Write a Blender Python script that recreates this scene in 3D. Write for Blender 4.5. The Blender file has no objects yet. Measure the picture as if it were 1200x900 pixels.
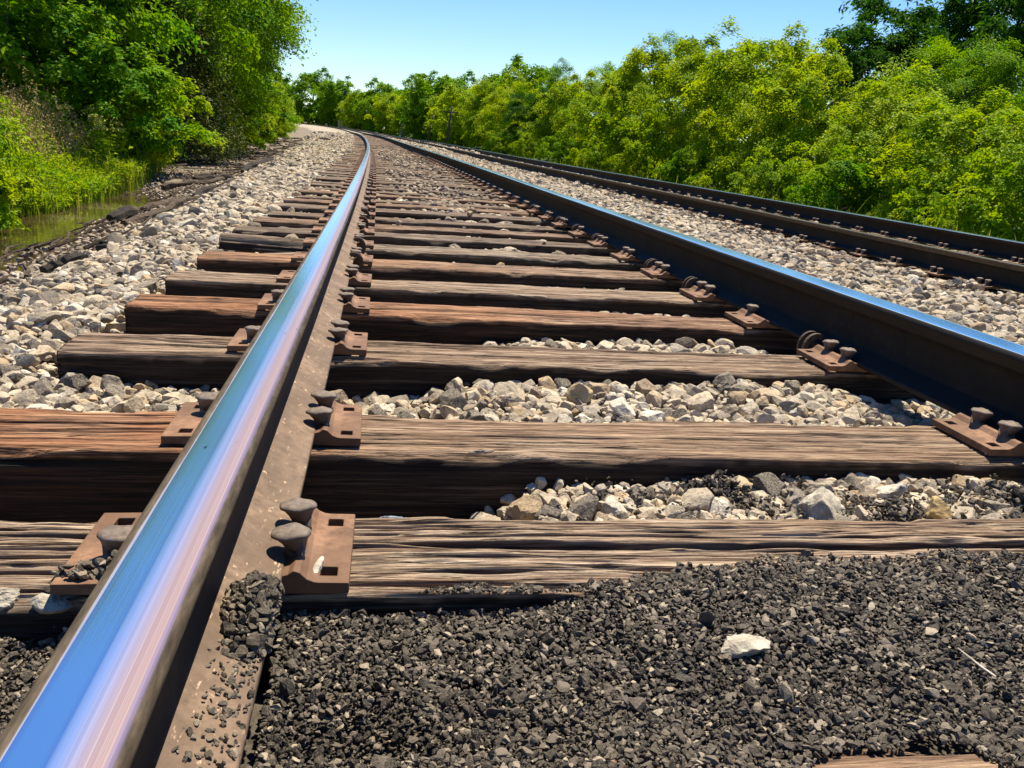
import bpy, math, random
import numpy as np
from mathutils import Vector, Matrix

random.seed(7)
RNG = np.random.default_rng(11)
scn = bpy.context.scene
COL = scn.collection

# ------------------------------------------------------------------ helpers
def smooth(a, b, x):
    t = np.clip((np.asarray(x, float) - a) / (b - a), 0, 1)
    return t * t * (3 - 2 * t)

def _hash(ix, iy, iz, seed):
    h = (ix * 374761393 + iy * 668265263 + iz * 2147483647 + seed * 974634777) & 0xFFFFFFFF
    h = ((h ^ (h >> 13)) * 1274126177) & 0xFFFFFFFF
    h = ((h ^ (h >> 16)) * 2246822519) & 0xFFFFFFFF
    return ((h ^ (h >> 15)) & 0xFFFFFF) / float(0xFFFFFF) * 2 - 1

def noise3(x, y, z=0.0, seed=0):
    """value noise in -1..1"""
    x, y, z = np.broadcast_arrays(np.asarray(x, float), np.asarray(y, float), np.asarray(z, float))
    xi, yi, zi = (np.floor(v).astype(np.int64) for v in (x, y, z))
    fx, fy, fz = x - xi, y - yi, z - zi
    fx, fy, fz = (v * v * (3 - 2 * v) for v in (fx, fy, fz))
    r = 0
    for dx in (0, 1):
        for dy in (0, 1):
            for dz in (0, 1):
                w = (fx if dx else 1 - fx) * (fy if dy else 1 - fy) * (fz if dz else 1 - fz)
                r = r + w * _hash(xi + dx, yi + dy, zi + dz, seed)
    return r

def fbm(x, y, z=0.0, seed=0, oct=3):
    r, a = 0, 1.0
    for i in range(oct):
        r = r + a * noise3(np.asarray(x) * 2 ** i, np.asarray(y) * 2 ** i, np.asarray(z) * 2 ** i, seed + i * 17)
        a *= 0.5
    return r

def mesh_np(name, V, F, mat=None, parent=None, smooth_shade=False, attrs=None, link=True):
    """V (n,3), F (m,k) or list of such arrays"""
    V = np.asarray(V, np.float32)
    Fs = F if isinstance(F, list) else [F]
    Fs = [np.asarray(f, np.int32) for f in Fs if len(f)]
    me = bpy.data.meshes.new(name)
    nl = sum(f.size for f in Fs); nf = sum(len(f) for f in Fs)
    me.vertices.add(len(V)); me.vertices.foreach_set('co', V.ravel())
    me.loops.add(nl); me.polygons.add(nf)
    me.loops.foreach_set('vertex_index', np.concatenate([f.ravel() for f in Fs]))
    tot = np.concatenate([np.full(len(f), f.shape[1], np.int32) for f in Fs])
    st = np.concatenate([[0], np.cumsum(tot)[:-1]]).astype(np.int32)
    me.polygons.foreach_set('loop_start', st)
    me.polygons.foreach_set('use_smooth', np.full(nf, bool(smooth_shade)))
    me.update(calc_edges=True)
    if attrs:
        for k, v in attrs.items():
            a = me.attributes.new(k, 'FLOAT', 'POINT'); a.data.foreach_set('value', np.asarray(v, np.float32))
    if mat: me.materials.append(mat)
    o = bpy.data.objects.new(name, me)
    if link: COL.objects.link(o)
    if parent: o.parent = parent
    return o

def tag(o, label=None, cat=None, group=None, kind=None):
    if label: o['label'] = label
    if cat: o['category'] = cat
    if group: o['group'] = group
    if kind: o['kind'] = kind
    return o

def empty(name, loc=(0, 0, 0), rz=0.0):
    o = bpy.data.objects.new(name, None); COL.objects.link(o)
    o.empty_display_size = 0.05
    o.location = loc; o.rotation_euler = (0, 0, rz)
    return o

def dup(o, parent=None):
    c = o.copy(); COL.objects.link(c)
    c.parent = parent
    for ch in list(o.children):
        dup(ch, c)
    return c

def tube(path, radii, n=8, cap=True):
    """swept tube; returns V, quads, tris"""
    path = np.asarray(path, float); m = len(path)
    T = np.gradient(path, axis=0); T /= np.linalg.norm(T, axis=1)[:, None] + 1e-9
    ref = np.array([0.31, 0.17, 1.0]) if abs(T[0, 2]) < 0.8 else np.array([1.0, 0.2, 0.1])
    A = np.cross(T, ref); A /= np.linalg.norm(A, axis=1)[:, None]
    B = np.cross(T, A)
    an = np.linspace(0, 2 * np.pi, n, endpoint=False)
    r = np.broadcast_to(np.asarray(radii, float), (m,))
    V = path[:, None] + r[:, None, None] * (np.cos(an)[None, :, None] * A[:, None] + np.sin(an)[None, :, None] * B[:, None])
    V = V.reshape(-1, 3)
    i = np.arange(m - 1)[:, None] * n; j = np.arange(n)[None]; j2 = (j + 1) % n
    Q = np.stack([i + j, i + j2, i + n + j2, i + n + j], -1).reshape(-1, 4)
    Tt = np.zeros((0, 3), int)
    if cap:
        V = np.vstack([V, path[0], path[-1]]); a, b = len(V) - 2, len(V) - 1
        jj = np.arange(n)
        Tt = np.vstack([np.stack([np.full(n, a), (jj + 1) % n, jj], 1), np.stack([np.full(n, b), (m - 1) * n + jj, (m - 1) * n + (jj + 1) % n], 1)])
    return V, Q, Tt

class MB:
    def __init__(s): s.V = []; s.Q = []; s.T = []; s.n = 0
    def add(s, V, Q=None, T=None):
        V = np.asarray(V, float)
        if Q is not None and len(Q): s.Q.append(np.asarray(Q) + s.n)
        if T is not None and len(T): s.T.append(np.asarray(T) + s.n)
        s.V.append(V); s.n += len(V)
    def box(s, c, d, rot=None):
        c = np.asarray(c, float); d = np.asarray(d, float) / 2
        v = np.array([[x, y, z] for z in (-1, 1) for y in (-1, 1) for x in (-1, 1)]) * d
        if rot is not None: v = v @ np.asarray(rot).T
        s.add(v + c, [[0, 2, 3, 1], [4, 5, 7, 6], [0, 1, 5, 4], [2, 6, 7, 3], [0, 4, 6, 2], [1, 3, 7, 5]])
    def build(s, name, mat, parent=None, smooth_shade=False):
        F = []
        if s.Q: F.append(np.vstack(s.Q))
        if s.T: F.append(np.vstack(s.T))
        return mesh_np(name, np.vstack(s.V), F, mat, parent, smooth_shade)

# ------------------------------------------------------------------ materials
class NT:
    def __init__(s, name):
        s.m = bpy.data.materials.new(name); s.m.use_nodes = True
        s.t = s.m.node_tree; s.t.nodes.clear()
        s.out = s.n('ShaderNodeOutputMaterial')
    def n(s, typ, **kw):
        nd = s.t.nodes.new(typ)
        for k, v in kw.items(): setattr(nd, k, v)
        return nd
    def l(s, a, b): s.t.links.new(a, b)
    def val(s, inp, v):
        if hasattr(v, 'is_output'): s.l(v, inp)
        elif isinstance(v, (int, float)): inp.default_value = v
        else:
            v = tuple(v); inp.default_value = v if len(inp.default_value) == len(v) else v + (1.0,)
    def coord(s, which='Object', scale=(1, 1, 1)):
        tc = s.n('ShaderNodeTexCoord'); mp = s.n('ShaderNodeMapping')
        s.l(tc.outputs[which], mp.inputs[0]); mp.inputs['Scale'].default_value = scale
        return mp.outputs[0]
    def attr(s, name):
        a = s.n('ShaderNodeAttribute'); a.attribute_name = name; return a.outputs['Fac']
    def noise(s, vec, scale, detail=4, rough=0.6, dist=0.0):
        nd = s.n('ShaderNodeTexNoise'); s.l(vec, nd.inputs['Vector'])
        nd.inputs['Scale'].default_value = scale; nd.inputs['Detail'].default_value = detail
        nd.inputs['Roughness'].default_value = rough; nd.inputs['Distortion'].default_value = dist
        return nd.outputs['Fac']
    def voro(s, vec, scale, feature='F1', out='Distance'):
        nd = s.n('ShaderNodeTexVoronoi', feature=feature); s.l(vec, nd.inputs['Vector'])
        nd.inputs['Scale'].default_value = scale
        return nd.outputs[out]
    def ramp(s, fac, stops, interp='LINEAR'):
        r = s.n('ShaderNodeValToRGB'); s.l(fac, r.inputs[0]); cr = r.color_ramp; cr.interpolation = interp
        while len(cr.elements) < len(stops): cr.elements.new(0.5)
        for e, (p, c) in zip(cr.elements, stops):
            e.position = p; e.color = (c, c, c, 1) if isinstance(c, (int, float)) else tuple(c) + (1,)
        return r.outputs[0]
    def mix(s, fac, a, b, typ='MIX'):
        m = s.n('ShaderNodeMix', data_type='RGBA', blend_type=typ)
        s.val(m.inputs[0], fac); s.val(m.inputs[6], a); s.val(m.inputs[7], b)
        return m.outputs[2]
    def math(s, op, a, b=0.0, clamp=False):
        m = s.n('ShaderNodeMath', operation=op); m.use_clamp = clamp
        s.val(m.inputs[0], a); s.val(m.inputs[1], b)
        return m.outputs[0]
    def bump(s, h, strength=0.5, dist=0.01, normal=None):
        b = s.n('ShaderNodeBump'); b.inputs['Strength'].default_value = strength; b.inputs['Distance'].default_value = dist
        s.l(h, b.inputs['Height'])
        if normal: s.l(normal, b.inputs['Normal'])
        return b.outputs[0]
    def pbr(s, col, rough=0.6, metal=0.0, normal=None, spec=0.5, **kw):
        p = s.n('ShaderNodeBsdfPrincipled')
        s.val(p.inputs['Base Color'], col); s.val(p.inputs['Roughness'], rough); s.val(p.inputs['Metallic'], metal)
        s.val(p.inputs['Specular IOR Level'], spec)
        for k, v in kw.items(): s.val(p.inputs[k], v)
        if normal: s.l(normal, p.inputs['Normal'])
        s.l(p.outputs[0], s.out.inputs[0])
        return p

def mat_wood():
    t = NT('weathered_wood')
    oi = t.n('ShaderNodeObjectInfo')
    tc = t.n('ShaderNodeTexCoord'); add = t.n('ShaderNodeVectorMath', operation='ADD')
    t.l(tc.outputs['Object'], add.inputs[0])
    sc = t.n('ShaderNodeVectorMath', operation='SCALE'); cmb = t.n('ShaderNodeCombineXYZ')
    for i in range(3): t.l(oi.outputs['Random'], cmb.inputs[i])
    t.l(cmb.outputs[0], sc.inputs[0]); sc.inputs['Scale'].default_value = 9.0
    t.l(sc.outputs[0], add.inputs[1])
    def stretch(v):
        mp = t.n('ShaderNodeMapping'); t.l(add.outputs[0], mp.inputs[0]); mp.inputs['Scale'].default_value = v; return mp.outputs[0]
    fine = t.noise(stretch((6, 240, 240)), 1.0, 6, 0.7, 0.15)
    grain = t.noise(stretch((2.0, 75, 75)), 1.0, 6, 0.68, 0.15)
    fis = t.noise(stretch((1.6, 52, 52)), 1.0, 3, 0.55, 0.35)
    blot = t.noise(stretch((3.0, 9, 9)), 1.0, 5, 0.65)
    base = t.ramp(grain, [(0.30, (0.10, 0.062, 0.042)), (0.47, (0.235, 0.172, 0.124)), (0.62, (0.385, 0.312, 0.238)), (0.75, (0.50, 0.425, 0.335))])
    c2 = t.mix(t.ramp(fine, [(0.40, 0.0), (0.50, 1.0)]), t.mix(1.0, base, (0.33, 0.28, 0.25), 'MULTIPLY'), base)
    fl = t.math('MULTIPLY', t.ramp(fis, [(0.475, 0.0), (0.495, 1.0), (0.512, 1.0), (0.532, 0.0)]), t.ramp(blot, [(0.36, 1.0), (0.56, 0.25)]))
    c2 = t.mix(t.math('MULTIPLY', fl, 0.85), c2, (0.016, 0.011, 0.008))
    fis2 = t.noise(stretch((8, 150, 150)), 1.0, 3, 0.6, 0.3)
    fl2 = t.math('MULTIPLY', t.ramp(fis2, [(0.30, 1.0), (0.40, 0.0)]), t.ramp(t.noise(stretch((2, 12, 12)), 1.0, 2, 0.5), [(0.35, 0.2), (0.6, 1.0)]))
    c2 = t.mix(t.math('MULTIPLY', fl2, 0.9), c2, (0.014, 0.010, 0.007))
    tint = t.mix(t.ramp(blot, [(0.38, 0.65), (0.62, 1.0)]), c2, t.mix(1.0, c2, oi.outputs['Color'], 'MULTIPLY'))
    tint = t.mix(t.math('MULTIPLY', t.attr('org'), t.ramp(blot, [(0.3, 0.55), (0.6, 1.0)])), tint, t.mix(1.0, c2, (1.08, .62, .38), 'MULTIPLY'))
    cav = t.attr('cav')
    c3 = t.mix(t.math('MULTIPLY', cav, 0.92), tint, (0.010, 0.007, 0.005))
    side = t.attr('creo_shade')  # tie sides near black: creosote plus shade put into the colour
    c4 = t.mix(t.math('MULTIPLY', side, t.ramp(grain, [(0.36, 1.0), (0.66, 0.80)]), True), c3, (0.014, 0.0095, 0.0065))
    h = t.math('SUBTRACT', t.math('ADD', t.math('MULTIPLY', grain, 0.5), t.math('MULTIPLY', fine, 0.7)), t.math('MULTIPLY', t.math('ADD', fl, fl2), 0.6))
    t.pbr(c4, 0.85, 0, t.bump(h, 0.9, 0.006), spec=0.25)
    return t.m

def mat_rail_head(name='rail_head_steel', painted_shade=False):
    t = NT(name)
    u, s = t.attr('lat'), t.attr('lon')
    cmb = t.n('ShaderNodeCombineXYZ'); t.l(t.math('MULTIPLY', u, 900.0), cmb.inputs[0]); t.l(t.math('MULTIPLY', s, 0.7), cmb.inputs[1])
    st = t.noise(cmb.outputs[0], 1.0, 5, 0.6, 0.2)
    cm2 = t.n('ShaderNodeCombineXYZ'); t.l(t.math('MULTIPLY', u, 260.0), cm2.inputs[0]); t.l(t.math('MULTIPLY', s, 2.0), cm2.inputs[1])
    wob = t.noise(cm2.outputs[0], 1.0, 3, 0.5)
    uw = t.math('ADD', u, t.math('MULTIPLY', t.math('SUBTRACT', wob, 0.5), 0.006))
    # polished band between lat -0.026 and 0.034 (gauge side positive)
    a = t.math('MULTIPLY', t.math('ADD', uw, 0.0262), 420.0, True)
    b = t.math('MULTIPLY', t.math('SUBTRACT', 0.0338 if painted_shade else 0.0352, uw), 380.0, True)
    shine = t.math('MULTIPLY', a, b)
    oc = t.coord('Object')
    rustn = t.noise(t.coord('Object', (1, .18, 1)), 120, 6, 0.7)
    rust = t.ramp(rustn, [(0.3, (0.035, 0.025, 0.016)), (0.52, (0.085, 0.062, 0.040)), (0.72, (0.155, 0.115, 0.072))])
    if painted_shade: rust = t.mix(t.math('MULTIPLY', t.math('SUBTRACT', uw, 0.030), 300.0, True), rust, t.ramp(rustn, [(0.3, (0.010, 0.008, 0.007)), (0.7, (0.028, 0.020, 0.015))]))  # gauge side turned near black: its shade is painted into the colour
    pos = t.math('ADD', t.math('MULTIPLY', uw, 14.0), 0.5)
    if painted_shade: edge = t.ramp(pos, [(0.1, (0.60, 0.90, 1.0)), (0.9, (0.66, 0.94, 1.0))])
    else: edge = t.ramp(pos, [(0.12, (0.62, 0.56, 0.80)), (0.22, (0.66, 0.93, 1.0)), (0.46, (0.70, 0.93, 1.0)), (0.56, (0.34, 0.46, 0.74)), (0.64, (0.22, 0.25, 0.42)), (0.78, (0.24, 0.175, 0.20)), (0.90, (0.23, 0.155, 0.15)), (0.97, (0.15, 0.115, 0.20))])  # pinkish gauge-side stops paint the sun's glare as surface colour
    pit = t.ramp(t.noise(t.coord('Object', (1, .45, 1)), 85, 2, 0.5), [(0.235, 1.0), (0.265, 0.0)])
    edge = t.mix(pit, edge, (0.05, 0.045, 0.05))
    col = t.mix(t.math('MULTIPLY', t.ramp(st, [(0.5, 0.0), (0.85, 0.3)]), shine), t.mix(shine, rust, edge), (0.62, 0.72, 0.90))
    rough_p = t.math('ADD', t.math('MULTIPLY', st, 0.10), 0.07)
    corner = t.ramp(pos, [(0.66, 0.0), (0.86, 0.0 if painted_shade else 1.0)])
    cornm = t.ramp(pos, [(0.50, 0.0), (0.70, 0.0 if painted_shade else 1.0)])
    rough_p = t.math('ADD', rough_p, t.math('MULTIPLY', corner, 0.36))
    mr = t.n('ShaderNodeMix', data_type='FLOAT'); t.l(shine, mr.inputs[0]); mr.inputs[2].default_value = 0.62; t.l(rough_p, mr.inputs[3])
    bm = t.bump(t.math('ADD', st, t.math('MULTIPLY', rustn, t.math('SUBTRACT', 1.0, shine))), 0.12, 0.0015)
    t.pbr(col, mr.outputs[0], t.math('ADD', t.math('MULTIPLY', t.math('MULTIPLY', shine, t.math('SUBTRACT', 1.0, t.math('MULTIPLY', cornm, 0.95))), 0.92), 0.05), bm, spec=.2)
    return t.m

def mat_rust(name, dark, mid, light, scale=45, speck=True, rough=0.72):
    t = NT(name)
    oc = t.coord('Object')
    n1 = t.noise(oc, scale, 6, 0.65); n2 = t.noise(oc, scale * 0.16, 3, 0.5)
    c = t.ramp(n1, [(0.3, dark), (0.5, mid), (0.72, light)])
    c = t.mix(t.ramp(n2, [(0.4, 0.0), (0.62, 0.75)]), c, tuple(x * 0.55 for x in mid))
    n3 = t.noise(oc, scale * 5, 4, 0.7)
    c = t.mix(t.ramp(n3, [(0.58, 0.0), (0.72, 0.5)]), c, tuple(x * 0.35 for x in mid))
    if speck:
        v = t.noise(t.coord('Object', (1, 0.35, 1)), scale * 2.4, 3, 0.7)
        c = t.mix(t.ramp(v, [(0.62, 0.0), (0.70, 0.75)]), c, tuple(min(1, x * 1.9) for x in light))
        c = t.mix(t.ramp(t.voro(oc, 38), [(0.05, 0.85), (0.09, 0.0)]), c, (0.035, 0.022, 0.016))
    t.pbr(c, rough, 0.15, t.bump(n1, 0.35, 0.002), spec=0.3)
    return t.m

def mat_stone(name, cols, dark_amt=0.5):
    t = NT(name)
    g = t.n('ShaderNodeNewGeometry')
    c = t.ramp(g.outputs['Random Per Island'], cols)
    oc = t.coord('Object')
    n = t.noise(oc, 55, 5, 0.65); n2 = t.noise(oc, 320, 4, 0.6)
    c = t.mix(t.ramp(n, [(0.36, dark_amt), (0.56, 0.0)]), c, t.mix(1.0, c, (0.42, 0.37, 0.31), 'MULTIPLY'))
    c = t.mix(t.ramp(n2, [(0.42, 0.0), (0.75, 0.45)]), c, (0.60, 0.52, 0.40))
    c = t.mix(t.ramp(t.noise(oc, 150, 4, 0.75), [(0.36, 0.75), (0.46, 0.0)]), c, t.mix(1.0, c, (0.35, 0.31, 0.27), 'MULTIPLY'))
    t.pbr(c, 0.9, 0, t.bump(t.math('ADD', n, t.math('MULTIPLY', n2, 0.35)), 0.55, 0.006), spec=0.2)
    return t.m

def mat_asphalt():
    t = NT('asphalt_chips')
    g = t.n('ShaderNodeNewGeometry')
    c = t.ramp(g.outputs['Random Per Island'], [(0.0, (0.010, 0.008, 0.0065)), (0.38, (0.030, 0.023, 0.017)), (0.66, (0.085, 0.066, 0.049)), (0.87, (0.17, 0.133, 0.097)), (0.965, (0.38, 0.31, 0.22))])
    oc = t.coord('Object')
    n = t.noise(oc, 420, 4, 0.7); n2 = t.noise(oc, 6, 3, 0.6)
    c = t.mix(t.ramp(n, [(0.46, 0.0), (0.72, 0.7)]), c, (0.20, 0.17, 0.13))
    c = t.mix(t.ramp(n2, [(0.42, 0.0), (0.68, 0.42)]), c, (0.19, 0.155, 0.115))
    t.pbr(c, 0.6, 0, t.bump(n, 0.6, 0.003), spec=0.18)
    return t.m

def mat_leaf(name, a, b, c, trans=0.42, dry=None, rough=0.55):
    t = NT(name)
    g = t.n('ShaderNodeNewGeometry'); oi = t.n('ShaderNodeObjectInfo')
    rnd = t.math('ADD', t.math('MULTIPLY', g.outputs['Random Per Island'], 0.75), t.math('MULTIPLY', oi.outputs['Random'], 0.25))
    col = t.ramp(rnd, [(0.05, a), (0.5, b), (0.95, c)])
    n = t.noise(t.coord('Object'), 0.9, 2, 0.5)
    col = t.mix(t.ramp(n, [(0.40, 0.0), (0.62, 0.55)]), col, c)
    if dry: col = t.mix(t.ramp(g.outputs['Random Per Island'], [(0.90, 0.0), (0.94, 0.8)]), col, dry)
    p = t.n('ShaderNodeBsdfPrincipled'); t.l(col, p.inputs['Base Color']); p.inputs['Roughness'].default_value = rough
    p.inputs['Specular IOR Level'].default_value = 0.07
    tr = t.n('ShaderNodeBsdfTranslucent'); t.l(t.mix(1.0, col, (1.6, 1.45, 0.45), 'MULTIPLY'), tr.inputs[0])
    mx = t.n('ShaderNodeMixShader'); mx.inputs[0].default_value = trans
    t.l(p.outputs[0], mx.inputs[1]); t.l(tr.outputs[0], mx.inputs[2]); t.l(mx.outputs[0], t.out.inputs[0])
    return t.m

def mat_simple(name, a, b, scale=20, rough=0.85, bump=0.4, stretch=(1, 1, 1)):
    t = NT(name); oc = t.coord('Object', stretch); n = t.noise(oc, scale, 5, 0.65)
    t.pbr(t.ramp(n, [(0.3, a), (0.7, b)]), rough, 0, t.bump(n, bump, 0.01), spec=0.25)
    return t.m

def mat_ground():
    t = NT('ground_soil')
    g = t.n('ShaderNodeNewGeometry')
    bal, mud, grass = t.attr('bal'), t.attr('mud'), t.attr('grass')
    pos = g.outputs['Position']
    v = t.n('ShaderNodeTexVoronoi'); t.l(pos, v.inputs['Vector']); v.inputs['Scale'].default_value = 17
    stone = t.ramp(v.outputs['Color'], [(0.0, (0.15, 0.125, 0.095)), (0.5, (0.35, 0.29, 0.215)), (1.0, (0.47, 0.40, 0.30))])
    n = t.noise(pos, 3, 6, 0.7); n2 = t.noise(pos, 40, 5, 0.7)
    soil = t.ramp(n2, [(0.3, (0.035, 0.028, 0.021)), (0.7, (0.12, 0.098, 0.075))])
    mudc = t.ramp(t.math('ADD', t.math('MULTIPLY', n, 0.6), t.math('MULTIPLY', n2, 0.5)), [(0.35, (0.06, 0.046, 0.032)), (0.55, (0.17, 0.135, 0.095)), (0.75, (0.30, 0.25, 0.18))])
    gr = t.ramp(n2, [(0.3, (0.018, 0.035, 0.008)), (0.7, (0.06, 0.10, 0.02))])
    c = t.mix(bal, soil, stone); c = t.mix(mud, c, mudc); c = t.mix(grass, c, gr)
    h = t.math('ADD', t.math('MULTIPLY', t.math('SUBTRACT', 1.0, v.outputs['Distance']), bal), t.math('MULTIPLY', n2, 0.5))
    t.pbr(c, 0.92, 0, t.bump(h, 0.8, 0.03), spec=0.2)
    return t.m

def mat_water():
    t = NT('ditch_water')
    pos = t.coord('Object'); n = t.noise(pos, 7, 3, 0.5); n2 = t.noise(pos, 0.9, 4, 0.6)
    fl = t.noise(pos, 60, 3, 0.7)
    c = t.ramp(n2, [(0.35, (0.028, 0.018, 0.008)), (0.65, (0.070, 0.046, 0.022))])
    scum = t.ramp(t.math('MULTIPLY', fl, t.math('ADD', n2, 0.45)), [(0.60, 0.0), (0.66, 1.0)])
    c = t.mix(scum, c, (0.30, 0.27, 0.13))
    mr = t.n('ShaderNodeMix', data_type='FLOAT'); t.l(scum, mr.inputs[0]); mr.inputs[2].default_value = 0.05; mr.inputs[3].default_value = 0.7
    t.pbr(c, mr.outputs[0], 0, t.bump(n, 0.12, 0.02), spec=0.6)
    return t.m

M = dict(
    wood=mat_wood(), head=mat_rail_head(), head_shade=mat_rail_head('rail_head_painted_shade', True),
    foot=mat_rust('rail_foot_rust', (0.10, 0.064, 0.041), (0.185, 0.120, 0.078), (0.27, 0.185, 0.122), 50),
    web=mat_rust('rail_web_rust_shade', (0.008, 0.006, 0.005), (0.015, 0.011, 0.008), (0.034, 0.024, 0.018), 40, False),  # rust darkened to near black, with the web's shade painted in
    plate=mat_rust('tie_plate_rust', (0.10, 0.052, 0.030), (0.205, 0.108, 0.060), (0.31, 0.175, 0.100), 34, False),
    spike=mat_rust('spike_rust', (0.085, 0.062, 0.049), (0.16, 0.122, 0.098), (0.26, 0.21, 0.175), 60, False),
    anchor=mat_rust('anchor_rust', (0.05, 0.033, 0.024), (0.09, 0.06, 0.042), (0.14, 0.095, 0.066), 60, False),
    stone=mat_stone('limestone_ballast', [(0.0, (0.06, 0.050, 0.040)), (0.17, (0.20, 0.165, 0.125)), (0.38, (0.41, 0.335, 0.24)), (0.66, (0.50, 0.415, 0.30)), (0.82, (0.38, 0.26, 0.14)), (0.89, (0.17, 0.135, 0.105)), (0.96, (0.58, 0.52, 0.42))]),
    stone_dirty=mat_stone('dusty_ballast', [(0.0, (0.11, 0.085, 0.065)), (0.3, (0.20, 0.145, 0.10)), (0.65, (0.32, 0.24, 0.165)), (0.9, (0.42, 0.34, 0.25))]),
    asphalt=mat_asphalt(), ground=mat_ground(), water=mat_water(),
    bark=mat_simple('tree_bark', (0.035, 0.026, 0.02), (0.13, 0.10, 0.075), 14, 0.9, 0.8, (1, 1, 0.2)),
    drift=mat_simple('dead_wood', (0.022, 0.015, 0.010), (0.11, 0.078, 0.05), 9, 0.9, 0.8, (0.3, 2, 2)),
    black=mat_simple('charred_wood', (0.008, 0.007, 0.006), (0.05, 0.038, 0.028), 16, 0.9, 0.9),
    pale=mat_simple('bleached_wood', (0.30, 0.25, 0.19), (0.62, 0.55, 0.45), 12, 0.85, 0.4, (0.3, 2, 2)),
    paletan=mat_simple('tan_splinter', (0.20, 0.15, 0.10), (0.42, 0.33, 0.24), 30, 0.85, 0.4),
    concrete=mat_simple('weathered_concrete', (0.24, 0.22, 0.13), (0.38, 0.35, 0.23), 5, 0.9, 0.2),
    palestone=mat_simple('pale_stone', (0.20, 0.165, 0.12), (0.55, 0.49, 0.39), 45, 0.9, 0.6),
    greymetal=mat_simple('grey_paint', (0.10, 0.095, 0.075), (0.18, 0.17, 0.14), 8, 0.6, 0.1),
    leaf_bright=mat_leaf('leaf_bright', (0.060, 0.170, 0.002), (0.185, 0.315, 0.003), (0.370, 0.440, 0.006), 0.36),
    leaf_mid=mat_leaf('leaf_mid', (0.030, 0.130, 0.002), (0.085, 0.230, 0.003), (0.225, 0.345, 0.004), 0.38),
    leaf_dark=mat_leaf('leaf_dark', (0.010, 0.056, 0.004), (0.024, 0.098, 0.006), (0.060, 0.150, 0.008), 0.35),
    leaf_cedar=mat_leaf('leaf_cedar', (0.016, 0.046, 0.005), (0.036, 0.070, 0.008), (0.100, 0.100, 0.020), 0.2, rough=0.6),
    grass=mat_leaf('grass_blade', (0.055, 0.125, 0.010), (0.10, 0.18, 0.015), (0.19, 0.235, 0.03), 0.4, dry=(0.36, 0.30, 0.13)),
    seed=mat_simple('grass_seed', (0.26, 0.18, 0.06), (0.50, 0.38, 0.15), 30, 0.9, 0.2),
    flower=mat_simple('flower_cream', (0.30, 0.34, 0.04), (0.52, 0.50, 0.09), 30, 0.8, 0.2),
)

# ------------------------------------------------------------------ track alignment
S = np.concatenate([np.arange(-30, 30, 0.1), np.arange(30, 460, 0.5)])
_k = np.interp(S, [-30, -2, 6, 12, 20, 30, 45, 70, 220, 460], [.0009, .00099, .0006, .00068, .00098, .00033, .00072, .00027, .0015, .0026])
_z = np.interp(S, [-30, 6, 12, 20, 30, 45, 70, 110, 220, 460], [0, 0, .01982, .03756, .05858, .13557, .31483, .42979, 1.64406, 4.2])
def _gs(v, sig):
    out = np.empty_like(v)
    for i, s in enumerate(S):
        sg = sig(s); w = np.exp(-0.5 * ((S - s) / sg) ** 2) * np.gradient(S)
        out[i] = (v * w).sum() / w.sum()
    return out
_k = _gs(_k, lambda s: 3 + max(s, 0) * 0.12); _z = _gs(_z, lambda s: 1.5 + max(s, 0) * 0.10)
_z -= np.interp(2.0, S, _z)
_th = np.concatenate([[0], np.cumsum((_k[1:] + _k[:-1]) / 2 * np.diff(S))])
_i0 = int(np.argmin(abs(S))); _th -= _th[_i0]
_dx, _dy = -np.sin(_th), np.cos(_th)
TX = np.concatenate([[0], np.cumsum((_dx[1:] + _dx[:-1]) / 2 * np.diff(S))]); TX -= TX[_i0]
TY = np.concatenate([[0], np.cumsum((_dy[1:] + _dy[:-1]) / 2 * np.diff(S))]); TY -= TY[_i0]

def P(u, z, s):
    u, z, s = np.broadcast_arrays(np.asarray(u, float), np.asarray(z, float), np.asarray(s, float))
    th = np.interp(s, S, _th)
    return np.stack([np.interp(s, S, TX) + u * np.cos(th), np.interp(s, S, TY) + u * np.sin(th), z + np.interp(s, S, _z)], -1)
def TH(s): return float(np.interp(s, S, _th))

G = 0.7175; HW = 0.078; FW = 0.139; RAILZ = 0.0195; RAILH = 0.168
CL = -G - HW / 2; CR = G + HW / 2                # rail centres of the nearer track
FAR = 4.37; FARZ = -0.195                         # second track
TIE_W, TIE_H, TIE_L = 0.222, 0.178, 2.64

tie_s = [0.538, 1.055, 1.538, 2.196, 2.741, 3.233, 3.777]
_r = random.Random(5)
while tie_s[-1] < 112: tie_s.append(tie_s[-1] + 0.533 + _r.uniform(-0.025, 0.025))
TIE = np.array(tie_s)

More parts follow.
